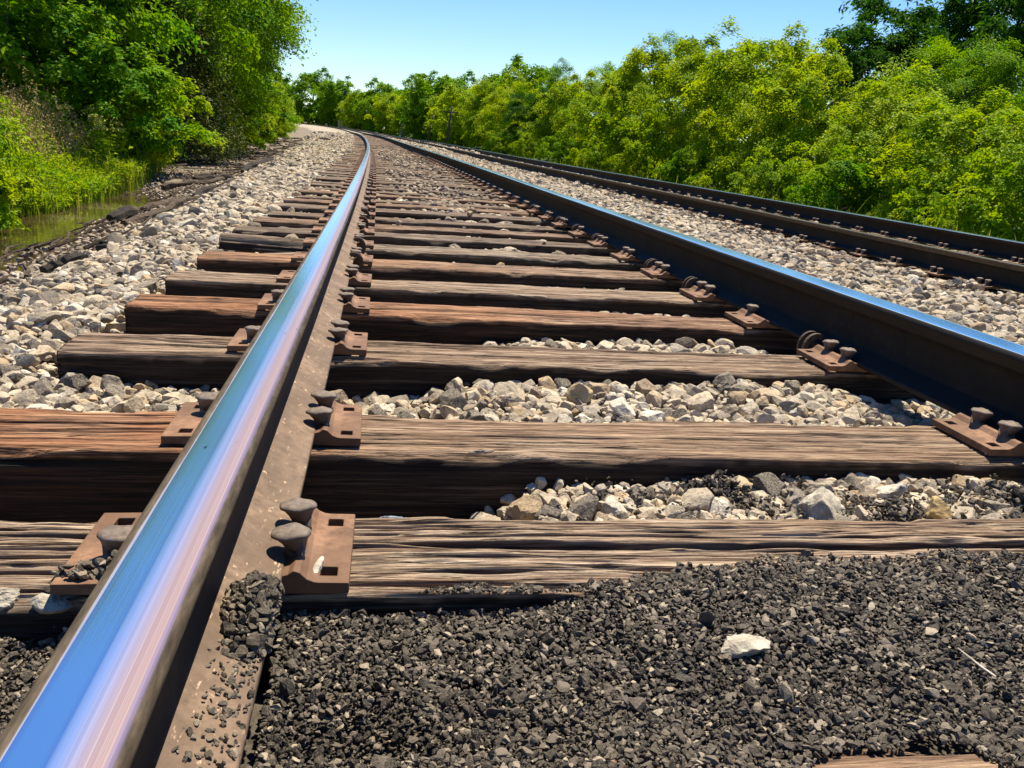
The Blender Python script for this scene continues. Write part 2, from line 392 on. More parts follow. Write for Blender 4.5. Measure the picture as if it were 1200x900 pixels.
# ------------------------------------------------------------------ ground shape
CRIB_S = np.array([0.6, 1.3, 1.87, 2.47, 2.99, 3.5, 4.05, 5, 8])
_UG = np.linspace(-1.4, 1.4, 57)
def _row(d): k = sorted(d); return np.interp(_UG, k, [d[x] for x in k])
CRIB = np.array([_row(d) for d in (
    {-1.4: -.07, 1.4: -.07},
    {-1.4: -.15, -.9: -.20, -.50: -.20, -.40: -.13, -.30: -.062, .6: -.04, .75: -.09, 1.4: -.06},
    {-1.4: -.07, -1.05: -.085, -.85: -.10, -.5: -.10, -.35: -.055, .55: -.04, .75: -.09, 1.4: -.06},
    {-1.4: -.10, -1.0: -.16, -.6: -.17, -.35: -.12, -.15: -.075, .5: -.06, .75: -.10, 1.4: -.06},
    {-1.4: -.08, -1.0: -.14, -.5: -.15, -.2: -.11, 0: -.075, .5: -.065, .75: -.10, 1.4: -.06},
    {-1.4: -.07, -1.0: -.09, -.6: -.12, -.3: -.085, .5: -.07, .75: -.10, 1.4: -.06},
    {-1.4: -.06, -.6: -.09, -.2: -.065, .75: -.08, 1.4: -.06},
    {-1.4: -.06, -.7: -.075, 0: -.055, .75: -.07, 1.4: -.06},
    {-1.4: -.05, -.7: -.06, 0: -.03, .75: -.06, 1.4: -.06})])

def toe(s): return np.interp(s, [0, 5, 12, 30, 80, 200], [-2.32, -2.42, -2.78, -3.6, -5.0, -6.5])

def Hg(u, s):
    """height of the ballast / ground surface over the plane of the nearer track's tie tops"""
    u, s = np.broadcast_arrays(np.asarray(u, float), np.asarray(s, float))
    # crib field, nearest gap in s
    idx = np.abs(s[..., None] - CRIB_S).argmin(-1)
    iu = np.clip((u + 1.4) / 0.05, 0, 55.999); i0 = iu.astype(int); f = iu - i0
    z = CRIB[idx, i0] * (1 - f) + CRIB[idx, i0 + 1] * f
    # left shoulder and ditch
    t = toe(s)
    far = smooth(10, 14, s)
    wet = -0.50 * (1 - far) + -0.34 * far
    sh = -0.065 - 0.03 * np.clip((-1.35 - u), 0, 1) + 0.012 * noise3(u * 5, s * 5, 0, 3)
    sl = smooth(t + 0.75, t - 0.05, u)
    zl = sh * (1 - sl) + (-0.33) * sl
    ditch = smooth(t - 0.02, t - 0.75, u)
    zl = zl * (1 - ditch) + wet * ditch
    bank = smooth(t - 1.2, t - 3.2, u)
    zl = zl * (1 - bank) + (-0.20) * bank
    zl = zl + 0.6 * smooth(t - 5, t - 25, u) + 0.05 * noise3(u * 1.3, s * 1.3, 0, 8) * smooth(t + 0.1, t - 0.3, u)
    z = np.where(u < -1.37, zl, z)
    # right of the nearer track
    zr = np.interp(u, [1.37, 1.7, 2.3, 3.0, 5.7, 6.1, 7.4, 9.5, 12, 30], [-.06, -.07, -.13, -.225, -.225, -.25, -.85, -1.0, -.9, -.2])
    zr = zr + 0.012 * noise3(u * 5, s * 5, 0, 4) + 0.1 * noise3(u * .8, s * .8, 0, 5) * smooth(7, 9, u)
    return np.where(u > 1.37, zr, z)

def asph(u, s):
    """top of the crushed asphalt near the camera"""
    u, s = np.broadcast_arrays(np.asarray(u, float), np.asarray(s, float))
    z = -0.024 + 0.029 * smooth(-0.55, -0.10, u)
    z = np.where(u < CL, -0.045, z)
    z = z - 0.085 * np.exp(-((u + 0.60) / 0.060) ** 2 - ((s - 0.655) / 0.085) ** 2)
    z = z - 0.02 * np.exp(-((u + 0.10) / 0.13) ** 2 - ((s - 0.50) / 0.16) ** 2)
    z = z + 0.008 * noise3(u * 9, s * 9, 0, 21) + 0.004 * noise3(u * 30, s * 30, 0, 22)
    return z

# ------------------------------------------------------------------ ground sheet
def build_ground():
    ug = np.unique(np.concatenate([-np.geomspace(8, 420, 26), np.arange(-8, -3.5, .25), np.arange(-3.5, 1.6, .06), np.arange(1.6, 8, .15), np.geomspace(8, 420, 26)]))
    sg = np.unique(np.concatenate([np.arange(-30, -1, 2.0), np.arange(-1, 5.2, .05), np.arange(5.2, 16, .25), np.arange(16, 60, 1.0), np.arange(60, 450, 6.0)]))
    U, SS = np.meshgrid(ug, sg)
    Z = Hg(U, SS)
    inb = (np.abs(U) < 1.4)
    Z = Z - np.where(inb, 0.035, 0.03)
    tight = (np.abs(U) < 1.4) & (SS > 9)
    Z = Z - np.where(tight, 0.02, 0)
    asz = (SS < 0.97) & (U > -2.2) & (U < 1.4)
    Z = np.where(asz, np.minimum(Z, asph(U, SS) - 0.02), Z)
    V = P(U, Z, SS).reshape(-1, 3)
    n, m = len(sg), len(ug)
    i = np.arange(n - 1)[:, None] * m + np.arange(m - 1)[None]
    F = np.stack([i, i + 1, i + m + 1, i + m], -1).reshape(-1, 4)
    t = toe(SS)
    nz = 0.15 * noise3(U * 2, SS * 2, 0, 9)
    bal = smooth(t - 0.05, t + 0.15, U + nz) * smooth(6.6, 6.1, U + nz)
    deep = (np.abs(U) < 1.4) & (Z < -0.12)
    bal = np.where(deep | asz, 0.0, bal)
    mud = smooth(t + 0.12, t - 0.1, U + nz) * smooth(t - 3.2, t - 2.2, U)
    grass = np.maximum(smooth(t - 1.8, t - 3.0, U), smooth(6.2, 7.2, U))
    o = mesh_np('ground', V, F, M['ground'], None, True, dict(bal=bal.ravel(), mud=mud.ravel(), grass=grass.ravel()))
    tag(o, kind='structure')
build_ground()

# ditch water: one sheet with an uneven shore given by the ground
def build_water():
    sg = np.linspace(0.5, 12.5, 40); V = []; F = []
    for s in sg:
        t = float(toe(s)); V.append(P(t + 0.1, -0.40, s)); V.append(P(t - 2.9, -0.40, s))
    V = np.array(V); V[:, 2] = -0.40
    for i in range(len(sg) - 1): F.append([2 * i, 2 * i + 1, 2 * i + 3, 2 * i + 2])
    tag(mesh_np('water', V, np.array(F), M['water']), kind='structure')
build_water()

# ------------------------------------------------------------------ rails
HALF = [(0, .1684), (.008, .16838), (.016, .16838), (.024, .16832), (.0285, .16812), (.0315, .1674), (.0345, .1652), (.0367, .1618), (.0383, .1580), (.0389, .1535), (.0370, .1480), (.0335, .1390), (.0300, .1290)]
WEB = [(.0300, .1290), (.024, .1235), (.013, .1165), (.0095, .108), (.0085, .085), (.0085, .060), (.0095, .044), (.0135, .034)]
FOOT = [(.0135, .034), (.022, .0285), (.040, .0200), (.062, .0125), (.0680, .0112), (.0695, .0095), (.0695, .0010), (.0685, 0), (0, 0)]

def rail_samples():
    return np.concatenate([np.arange(-1.5, 0.2, .1), np.arange(0.2, 4, .04), np.arange(4, 14, .15), np.arange(14, 60, .6), np.arange(60, 300, 3.0)])

def build_rail(label, cu, z0, gauge_sign, group):
    sg = rail_samples()
    root = empty('steel_rail', tuple(P(cu, z0, 0.0)))
    tag(root, label, 'rail', group)
    off = np.array(root.location)
    wob = 0.0009 * noise3(sg * 1.3, cu * 7, 0, 41)
    foot_m = M['foot'] if cu == CL else M['web']  # feet of the other rails painted near black to stand for shade
    def strip(name, prof, mat):
        # mirrored profile: right side top to bottom, plus the left side
        pts = [(-x, z) for x, z in prof[::-1]] + [p for p in prof if p[0] != 0 or False]
        if prof[0][0] == 0: pts = [(-x, z) for x, z in prof[::-1]] + list(prof[1:])
        res = []
        segs = [pts] if prof[0][0] == 0 else [[(-x, z) for x, z in prof[::-1]], list(prof)]
        if prof[-1][0] == 0: segs = [list(prof) + [(-x, z) for x, z in prof[::-1][1:]]]
        Vs, Fs, la, lo, base = [], [], [], [], 0
        for pp in segs:
            pp = np.array(pp); m = len(pp)
            lat0 = pp.copy()
            if cu != CL and name == 'head':      # worn head leaning a little to the gauge side
                pp = pp + np.stack([np.zeros(m), -.05 * gauge_sign * pp[:, 0] * (pp[:, 1] > .14)], 1)
            V = P(cu + pp[None, :, 0] + wob[:, None], z0 + pp[None, :, 1], sg[:, None]) - off
            Vs.append(V.reshape(-1, 3))
            latv = np.where(lat0[:, 1] < .1590, np.sign(pp[:, 0]) * .046, pp[:, 0]) * gauge_sign
            la.append(np.broadcast_to(latv[None], (len(sg), m)).ravel()); lo.append(np.broadcast_to(sg[:, None], (len(sg), m)).ravel())
            i = np.arange(len(sg) - 1)[:, None] * m + np.arange(m - 1)[None] + base
            F = np.stack([i, i + 1, i + m + 1, i + m], -1).reshape(-1, 4)
            if prof[-1][0] == 0: F = F[:, ::-1]
            Fs.append(F); base += len(sg) * m
        return mesh_np(name, np.vstack(Vs), np.vstack(Fs), mat, root, True, dict(lat=np.concatenate(la), lon=np.concatenate(lo)))
    strip('head', HALF, M['head'] if cu == CL else M['head_shade']); strip('web', WEB, M['web']); strip('foot', FOOT, foot_m)
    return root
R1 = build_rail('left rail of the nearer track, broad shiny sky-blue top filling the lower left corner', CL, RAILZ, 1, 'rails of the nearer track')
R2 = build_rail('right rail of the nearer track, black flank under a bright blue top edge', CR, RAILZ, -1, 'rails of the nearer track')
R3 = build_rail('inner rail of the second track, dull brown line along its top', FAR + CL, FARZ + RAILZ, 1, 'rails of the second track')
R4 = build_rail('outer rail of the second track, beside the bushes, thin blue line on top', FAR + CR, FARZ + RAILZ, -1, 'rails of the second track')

# ------------------------------------------------------------------ ties
def make_tie(seed, nl, ntop, nside, crack=1.0, grain=0.002, chip=0.010, w=TIE_W, L=TIE_L, split=False, fine=1.0):
    r = np.random.default_rng(seed)
    h = TIE_H; rc = 0.007
    top = [(x, 0) for x in np.linspace(-w / 2 + rc, w / 2 - rc, ntop)]
    c1 = [(w / 2 - rc + rc * math.sin(a), -rc + rc * math.cos(a)) for a in (0.5, 1.07)]
    right = [(w / 2, z) for z in np.linspace(-rc, -h, nside)]
    left = [(-w / 2, z) for z in np.linspace(-h, -rc, nside)]
    c2 = [(-w / 2 + rc - rc * math.sin(a), -rc + rc * math.cos(a)) for a in (1.07, 0.5)]
    per = np.array(top + c1 + right + left + c2); m = len(per)
    nrm = np.array([(0, 1)] * ntop + [(math.sin(a), math.cos(a)) for a in (0.5, 1.07)] + [(1, 0)] * nside + [(-1, 0)] * nside + [(-math.sin(a), math.cos(a)) for a in (1.07, 0.5)])
    xs = np.linspace(-L / 2, L / 2, nl)
    X = np.broadcast_to(xs[:, None], (nl, m)); Y = np.broadcast_to(per[None, :, 0], (nl, m)).copy(); Z = np.broadcast_to(per[None, :, 1], (nl, m)).copy()
    warp = 0.004 * noise3(X * 2.1, Y * 3, Z * 3, seed + 1) + .0012 * noise3(X * 7, Y * 6, Z * 6, seed + 9)
    disp = grain * .7 * fbm(X * 4.0, (Y + warp) * 90 * fine, (Z + warp) * 90 * fine, seed + 2, 3) + grain * 0.8 * noise3(X * 14, (Y + warp) * 220 * fine, Z * 220 * fine, seed + 5)
    disp = disp + 0.004 * noise3(X * 2.5, Y * 8, Z * 8, seed + 3)
    cav = np.zeros_like(X)
    for k in range(int(r.integers(9, 14) * crack)):
        y0 = r.uniform(-w / 2, w / 2); wd = r.uniform(0.0012, 0.0035) / fine ** .7; dp = r.uniform(0.004, 0.016) * min(crack, 1.6)
        cen = y0 + 0.006 * noise3(xs * 1.3, k, 0, seed + 31) + 0.002 * noise3(xs * 11, k, 0, seed + 32)
        act = smooth(-0.1, 0.45, noise3(xs * 1.1 + k * 3.7, k, 0, seed + 33)) if k > 2 else smooth(-0.7, 0.1, noise3(xs * 0.8 + k, k, 0, seed + 33))
        wl = wd * (0.5 + act)
        g = np.exp(-((Y - cen[:, None]) / wl[:, None]) ** 2) * act[:, None] * (np.abs(nrm[None, :, 1]) > 0.9)
        disp = disp - dp * g; cav = np.maximum(cav, g)
    for k in range(int(r.integers(3, 6))):
        z0 = r.uniform(-h * 0.9, -0.02); wd = r.uniform(0.001, 0.003)
        cen = z0 + 0.006 * noise3(xs * 1.5, k, 0, seed + 51)
        act = smooth(-0.2, 0.4, noise3(xs * 0.9 + k, k, 0, seed + 53))
        g = np.exp(-((Z - cen[:, None]) / wd) ** 2) * act[:, None] * (np.abs(nrm[None, :, 0]) > 0.9)
        disp = disp - 0.008 * g; cav = np.maximum(cav, g)
    # chipped arrises
    edge = np.exp(-((np.abs(Y) - w / 2) / 0.014) ** 2) * np.exp(-(Z / 0.016) ** 2)
    ch = np.clip(fbm(X * 5, Y * 4 + seed, Z * 4, seed + 61, 3) - 0.05, 0, 1)
    Y = Y + nrm[None, :, 0] * disp - np.sign(Y) * edge * ch * chip
    Z = Z + nrm[None, :, 1] * disp - edge * ch * chip * 1.2
    if split:   # one end split open and sagging
        e = smooth(-0.62, -1.30, X); fr = smooth(.020, -.010, Y - .02 * noise3(X * 3, 0, 0, 6))
        g = np.exp(-((Y - 0.005 - 0.02 * noise3(X * 3, 0, 0, 6)) / 0.022) ** 2) * e * (nrm[None, :, 1] > 0.5)
        Y = Y - e * (.17 * fr - .02 * (1 - fr)); Z = Z - e * fr * (.060 + .35 * np.clip(-Y - .1, 0, .1)) + .018 * e * (1 - fr)
        Z = Z - 0.11 * g; cav = np.maximum(cav, np.clip(g * 1.3 - .2, 0, 1))
    endw = 0.012 * noise3(Y * 30, Z * 30, 0, seed + 71)
    Xd = X.copy(); Xd[0] += 0.012 + endw[0]; Xd[-1] -= 0.012 + endw[-1]
    V = np.stack([Xd, Y, Z], -1).reshape(-1, 3)
    i = np.arange(nl - 1)[:, None] * m; j = np.arange(m)[None]; j2 = (j + 1) % m
    F = np.stack([i + j, i + j2, i + m + j2, i + m + j], -1).reshape(-1, 4)[:, ::-1]
    # end caps as fans
    V = np.vstack([V, [[-L / 2 + 0.02, 0, -h / 2], [L / 2 - 0.02, 0, -h / 2]]]); a, b = len(V) - 2, len(V) - 1
    jj = np.arange(m)
    T = np.vstack([np.stack([np.full(m, a), jj, (jj + 1) % m], 1)[:, ::-1], np.stack([np.full(m, b), (nl - 1) * m + (jj + 1) % m, (nl - 1) * m + jj], 1)[:, ::-1]])
    T = T[:, ::-1]
    creo_shade = np.clip(smooth(-0.004, -0.016, np.broadcast_to(per[None, :, 1], X.shape) + 0.0035 * noise3(X * 9, Y * 10, 0, seed + 81) + .004 * noise3(X * 45, Y * 10, 0, seed + 82)), 0, 1)
    org = {103: smooth(-.55, -.80, X), 105: smooth(.5, -.9, X) * .8, 107: smooth(.2, -.9, X) * .6}.get(seed, np.zeros_like(X))
    return V, [F[:, ::-1], T[:, ::-1]], dict(cav=np.concatenate([cav.ravel(), [0, 0]]), creo_shade=np.concatenate([creo_shade.ravel(), [1, 1]]), org=np.concatenate([org.ravel(), [0, 0]]))

def place_tie(o, s, skew=0.0, u=0.0, dz=0.0):
    o.location = tuple(P(u, dz, s)); o.rotation_euler = (0, 0, TH(s) + skew)

near_ties = [   # seed, detail, colour tint, label
    (101, dict(nl=420, ntop=60, nside=8, crack=1.0, grain=.003), (1.25, 1.08, .92), 'buried tie showing only a tan splintered patch through the asphalt rubble'),
    (102, dict(nl=620, ntop=230, nside=34, crack=3.4, grain=.0034, chip=.014, fine=1.8), (1.32, 1.22, 1.10), 'deeply cracked grey-tan tie at the edge of the black asphalt rubble'),
    (103, dict(nl=520, ntop=150, nside=24, crack=1.3, grain=.0018, chip=.012, fine=1.6), (1.04, .88, .74), 'rust-brown tie with a smooth top, just beyond the deeply cracked grey one'),
    (104, dict(nl=460, ntop=80, nside=20, crack=1.3, grain=.0026, chip=.012), (.98, .86, .76), 'dark split tie with a crosswise crack at its left end, third of the bare ties'),
    (105, dict(nl=400, ntop=60, nside=16, crack=.9, grain=.0022), (1.02, .72, .54), 'orange-brown tie with a clean square left end, fourth of the bare ties'),
    (106, dict(nl=320, ntop=44, nside=12, crack=.9), (1.0, .88, .78), 'grey-brown tie between the orange-brown tie and the shorter tie'),
    (107, dict(nl=320, ntop=44, nside=12, crack=.8), (.95, .76, .62), 'short reddish tie just in front of the split broken tie'),
    (108, dict(nl=320, ntop=60, nside=12, crack=1.5, split=True), (.92, .90, .86), 'broken tie, its left end split open into grey splinters'),
]
TG = 'ties of the nearer track'
_tmpl = []
_jit = random.Random(3)
for i, (seed, kw, colr, lab) in enumerate(near_ties):
    V, F, A = make_tie(seed, **kw)
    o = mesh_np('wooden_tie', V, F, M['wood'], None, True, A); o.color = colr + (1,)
    dz = {0: 0.010}.get(i, 0.0)
    u = {6: 0.0, 7: -.03}.get(i, 0.0)
    place_tie(o, TIE[i], u=u, skew={1: .004, 2: .004, 3: .012}.get(i, 0.004)); tag(o, lab, 'railroad tie', TG)
broken = bpy.data.objects['wooden_tie.007']
V, F, A = make_tie(140, nl=120, ntop=24, nside=8, crack=1.0, w=.095, L=.78)
V[:, 2] *= .38
slab = mesh_np('split_slab', V, F, M['wood'], broken, True, A); slab.location = (-.99, -.195, -.035); slab.rotation_euler = (.12, -.05, .17); slab.color = (1.05, .96, .88, 1)
V, F, A = make_tie(141, nl=80, ntop=16, nside=6, crack=1.0, w=.035, L=.55)
V[:, 2] *= .22
slab = mesh_np('splinter', V, F, M['wood'], broken, True, A); slab.location = (-1.02, -.075, -.012); slab.rotation_euler = (-.3, .06, .10); slab.color = (1.1, 1.0, .92, 1)
var = []
for k in range(7):
    V, F, A = make_tie(200 + k, nl=120, ntop=18, nside=6, crack=.8 + .1 * k, grain=.003)
    var.append(mesh_np('wooden_tie', V, F, M['wood'], None, True, A, link=False))
def tint(rr):
    c = rr.choice([(.84, .74, .64), (.80, .74, .68), (.68, .63, .59), (.90, .71, .58), (.76, .70, .65)])
    k = rr.uniform(.72, 1.0); return tuple(x * k for x in c) + (1,)
for i in range(len(near_ties), len(TIE)):
    s = TIE[i]
    o = var[_jit.randrange(7)].copy(); COL.objects.link(o)
    place_tie(o, s, _jit.uniform(-.01, .01), _jit.uniform(-.05, .05), _jit.uniform(-.012, .004))
    if _jit.random() < .5: o.rotation_euler.z += math.pi
    o.color = tint(_jit)
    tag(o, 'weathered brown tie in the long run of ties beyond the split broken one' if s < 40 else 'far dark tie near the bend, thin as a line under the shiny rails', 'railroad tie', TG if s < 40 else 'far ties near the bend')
FT = np.arange(2.2, 46, 0.533)
for s in FT:
    o = var[_jit.randrange(7)].copy(); COL.objects.link(o)
    place_tie(o, float(s) + _jit.uniform(-.03, .03), _jit.uniform(-.01, .01), FAR + _jit.uniform(-.06, .06), FARZ + _jit.uniform(-.02, .004))
    o.color = tint(_jit)
    tag(o, 'half-buried tie under the second track, end sunk in pale gravel', 'railroad tie', 'ties of the second track')

# ------------------------------------------------------------------ tie plates, spikes, anchors
def make_plate(name):
    """plate across the rail (local x), shoulder humps along both foot edges, square holes"""
    xs = [-.188, -.165, -.143, -.112, -.094, -.086, -.079, -.0725, -.04, 0, .04, .0725, .079, .086, .094, .102, .108, .128, .143]
    ys = [-.098, -.080, -.058, -.036, -.012, .012, .036, .058, .080, .098]
    def z(x):
        a = abs(x)
        return float(np.interp(a, [0, .0715, .0730, .079, .086, .094, .104, .2], [.0185, .0185, .0305, .0315, .029, .021, .0165, .015]))
    holes = set()
    for i in range(len(xs) - 1):
        cx = abs((xs[i] + xs[i + 1]) / 2)
        for j in range(len(ys) - 1):
            cy = (ys[j] + ys[j + 1]) / 2
            if (-.165 < (xs[i] + xs[i + 1]) / 2 < -.143 or .108 < (xs[i] + xs[i + 1]) / 2 < .128) and (abs(abs(cy) - .069) < .004): holes.add((i, j))
    mb = MB(); nx, ny = len(xs), len(ys)
    def solid(i, j): return 0 <= i < nx - 1 and 0 <= j < ny - 1 and (i, j) not in holes
    V = [(x, y, z(x)) for x in xs for y in ys] + [(x, y, 0.0015) for x in xs for y in ys]
    id = lambda i, j, b=0: b * nx * ny + i * ny + j
    Q = []
    for i in range(nx - 1):
        for j in range(ny - 1):
            if not solid(i, j):
                continue
            Q.append([id(i, j), id(i + 1, j), id(i + 1, j + 1), id(i, j + 1)])
            Q.append([id(i, j, 1), id(i, j + 1, 1), id(i + 1, j + 1, 1), id(i + 1, j, 1)])
            if not solid(i - 1, j): Q.append([id(i, j), id(i, j + 1), id(i, j + 1, 1), id(i, j, 1)])
            if not solid(i + 1, j): Q.append([id(i + 1, j), id(i + 1, j, 1), id(i + 1, j + 1, 1), id(i + 1, j + 1)])
            if not solid(i, j - 1): Q.append([id(i, j), id(i, j, 1), id(i + 1, j, 1), id(i + 1, j)])
            if not solid(i, j + 1): Q.append([id(i, j + 1), id(i + 1, j + 1), id(i + 1, j + 1, 1), id(i, j + 1, 1)])
    o = mesh_np(name, V, np.array(Q), M['plate'], link=False)
    bv = o.modifiers.new('bevel', 'BEVEL'); bv.width = 0.0016; bv.segments = 2; bv.limit_method = 'ANGLE'; bv.angle_limit = math.radians(50)
    return o
PLATE = make_plate('tie_plate')

def make_spike(length=0.10):
    """cut spike: square shank, oval mushroom head whose lip points to local -x"""
    mb = MB()
    a = 0.0105
    mb.box((0, 0, -length / 2 + .004), (2 * a, 2 * a, length))
    # neck flare + head rings
    an = np.linspace(0, 2 * np.pi, 20, endpoint=False)
    rings = [(-.012, .0110, .0106, 0.0), (-.002, .0150, .0140, -.002), (.0070, .0200, .0185, -.005), (.0098, .0242, .0215, -.006), (.0122, .0240, .0212, -.006), (.0146, .0205, .0180, -.006), (.0162, .0110, .0090, -.006)]
    V = []
    for z, rx, ry, ox in rings:
        for t in an:
            k = 1 + 0.05 * math.sin(3 * t + z * 200)
            V.append((ox + rx * k * math.cos(t), ry * k * math.sin(t), z + 0.0008 * math.sin(5 * t)))
    n = 20; Q = []
    for i in range(len(rings) - 1):
        for j in range(n): Q.append([i * n + j, i * n + (j + 1) % n, (i + 1) * n + (j + 1) % n, (i + 1) * n + j])
    V.append((-.006, 0, .0166)); V.append((0, 0, -.004))
    T = [[(len(rings) - 1) * n + j, (len(rings) - 1) * n + (j + 1) % n, len(V) - 2] for j in range(n)] + [[(j + 1) % n, j, len(V) - 1] for j in range(n)]
    mb.add(V, Q, T)
    F = [np.vstack(mb.Q), np.vstack(mb.T)]
    return mesh_np('rail_spike', np.vstack(mb.V), F, M['spike'], None, True, link=False)
SPIKE = make_spike()

SHORT = {0: 'the buried tie', 1: 'the deeply cracked grey-tan tie', 2: 'the rust-brown tie with a smooth top', 3: 'the dark split tie', 4: 'the orange-brown tie', 5: 'the grey-brown tie', 6: 'the short reddish tie', 7: 'the broken tie'}
pr = random.Random(8)
def put(o, u, z, s, rz=0.0, tilt=(0, 0)):
    c = o.copy(); COL.objects.link(c)
    c.location = tuple(P(u, z, s)); c.rotation_euler = (tilt[0], tilt[1], TH(s) + rz)
    return c
for i, s in enumerate(TIE):
    if i == 0: continue
    if i > 52: break
    for cu, side in ((CL, 'left'), (CR, 'right')):
        ds = pr.uniform(-.012, .012) if i > 2 else {1: -.020, 2: .006}[i]
        c = put(PLATE, cu + (0.004 if side == 'left' else -.004), 0.003, s + ds, pr.uniform(-.015, .015) + (math.pi if side == 'right' else 0))
        tag(c, f'rusty plate under the {side} rail on {SHORT[i]}' if i in SHORT else f'rusty plate in the far row under the {side} rail beyond the broken tie', 'tie plate', f'tie plates under the {side} rail')
        if i > 40: continue
        inn = 1 if side == 'left' else -1
        # inner pair
        proud = {1: .015, 2: .011, 3: .012}.get(i, .010) if side == 'left' else .012
        prs = [(-.050, proud), (.040, proud)] if i < 4 or pr.random() < .9 else [(.03, proud)]
        for k, (dy, pz) in enumerate(prs):
            sp = put(SPIKE, cu + inn * (FW / 2 + .011), RAILZ + .012 + pz, s + ds + dy + pr.uniform(-.006, .006), math.pi * (inn < 0) + pr.uniform(-.25, .25), (pr.uniform(-.07, .07), pr.uniform(-.08, .08)))
            which = 'nearer' if dy < 0 else 'farther'
            tag(sp, (f'{which} inner spike of the {side} rail on {SHORT[i]}' if len(prs) == 2 else f'only inner spike of the {side} rail on {SHORT[i]}') if i in SHORT else f'small spike head in the far row along the {side} rail inner edge', 'rail spike', f'spikes along the inner edge of the {side} rail')
        if i < 40:
            dy = {1: -.030, 2: .034}.get(i, pr.choice([-.034, .04]))
            sp = put(SPIKE, cu - inn * (FW / 2 + .012 + (.052 if i < 5 and side == 'left' else 0)), RAILZ + .012 + (.006 if i < 5 and side == 'left' else .010), s + ds + dy, math.pi * (inn > 0) + pr.uniform(-.2, .2), (pr.uniform(-.05, .05), pr.uniform(-.05, .05)))
            tag(sp, f'outer spike of the {side} rail on {SHORT[i]}' if i in SHORT else f'small spike head in the far row along the {side} rail outer edge', 'rail spike', f'spikes along the outer edge of the {side} rail')

# spikes and plates of the second track, inner rail's track side and outer rail's inner side
for i, s in enumerate(FT[2:40]):
    for cu, side in ((FAR + CL, 'inner'), (FAR + CR, 'outer')):
        c = put(PLATE, cu, FARZ + .001, float(s)); c.scale = (.70, .92, .9); tag(c, f'plate under the {side} rail of the second track', 'tie plate', f'second-track plates, {side} rail')
        if i > 26: continue
        for inn in ((-1,) if side == 'inner' else (-1,)):
            for dy in (-.04, .045):
                sp = put(SPIKE, cu + inn * (FW / 2 + .011), FARZ + RAILZ + .022, float(s) + dy, math.pi * (inn < 0))
                tag(sp, f'one of the spike heads dotted along the {side} rail of the second track', 'rail spike', f'second-track spikes, {side} rail')

def make_anchor():
    """spring rail anchor hooked round the foot edge; local +x points away from the rail, origin at the foot edge"""
    mb = MB()
    ang = np.linspace(math.radians(118), math.radians(-150), 18)
    for y, w in ((-.017, .010), (.015, .012)):
        r0, r1 = .026, .040
        V = []
        for a in ang:
            for r, yy in ((r0, y - w / 2), (r1, y - w / 2), (r1, y + w / 2), (r0, y + w / 2)):
                V.append((r * math.cos(a) * 1.0 + .002, yy, r * math.sin(a) * 1.15 - .012))
        Q = []
        for i in range(len(ang) - 1):
            for j in range(4): Q.append([i * 4 + j, i * 4 + (j + 1) % 4, i * 4 + 4 + (j + 1) % 4, i * 4 + 4 + j])
        e = (len(ang) - 1) * 4
        Q += [[0, 3, 2, 1], [e, e + 1, e + 2, e + 3]]
        mb.add(V, Q)
    mb.box((.012, -.001, -.030), (.022, .028, .020))
    mb.box((-.045, -.001, -.052), (.10, .030, .012))
    return mesh_np('rail_anchor', np.vstack(mb.V), np.vstack(mb.Q), M['anchor'], link=False)
ANCH = make_anchor()
an_lab = {4: 'the orange-brown tie', 5: 'the grey-brown tie'}
for side, cu, lst in (('left', CL, [6, 7, 9, 10, 12, 14, 16, 17, 19]), ('right', CR, [3, 5, 6, 8, 9, 10, 12, 14, 16])):
    inn = 1 if side == 'left' else -1
    for n, k in enumerate(lst):
        s = (TIE[k] - TIE_W / 2 - .035) if side == 'left' else (TIE[k] + TIE_W / 2 + .03)
        c = put(ANCH, cu + inn * FW / 2, RAILZ + .006, s, 0 if inn > 0 else math.pi)
        tag(c, f'curled steel anchor clipped to the {side} rail foot beside {SHORT[k]}' if k in SHORT else f'small dark anchor clip in the far row on the {side} rail foot', 'rail anchor', f'anchors on the {side} rail')

# ------------------------------------------------------------------ stones
def ico(sub):
    import bmesh
    bm = bmesh.new(); bmesh.ops.create_icosphere(bm, subdivisions=sub, radius=1.0)
    V = np.array([v.co[:] for v in bm.verts]); F = np.array([[v.index for v in f.verts] for f in bm.faces]); bm.free()
    return V, F
def rock(sub, seed, flat=0.62, cuts=11, d0=.44, d1=.84):
    r = np.random.default_rng(seed); V, F = ico(sub); V = V.copy()
    for k in range(cuts):
        n = r.normal(size=3); n /= np.linalg.norm(n); d = r.uniform(d0, d1)
        t = V @ n; m = t > d; V[m] -= ((t[m] - d) * 0.97)[:, None] * n
    if sub > 2: V *= (1 + 0.06 * noise3(V[:, 0] * 2.5, V[:, 1] * 2.5, V[:, 2] * 2.5, seed) + (.035 if sub > 3 else .02) * noise3(V[:, 0] * 7, V[:, 1] * 7, V[:, 2] * 7, seed))[:, None]
    V *= np.array([1.0, r.uniform(.68, .95), flat * r.uniform(.8, 1.25)])
    V /= np.abs(V[:, :2]).max()
    return V, F
ROCK_N = [rock(4, 350 + i, cuts=15) for i in range(12)]
ROCK_H = [rock(3, 300 + i, cuts=13) for i in range(14)]
ROCK_M = [rock(2, 400 + i, cuts=9) for i in range(12)]
V0, F0 = ico(1)
ROCK_L = []
for i in range(8):
    r = np.random.default_rng(500 + i); import bmesh as _b
    bm = _b.new(); _b.ops.create_icosphere(bm, subdivisions=1, radius=1.0)
    V = np.array([v.co[:] for v in bm.verts]); F = np.array([[v.index for v in f.verts] for f in bm.faces]); bm.free()
    V = V * r.uniform(.7, 1.15, (len(V), 1)); V *= np.array([1, .85, .65]); ROCK_L.append((V, F))

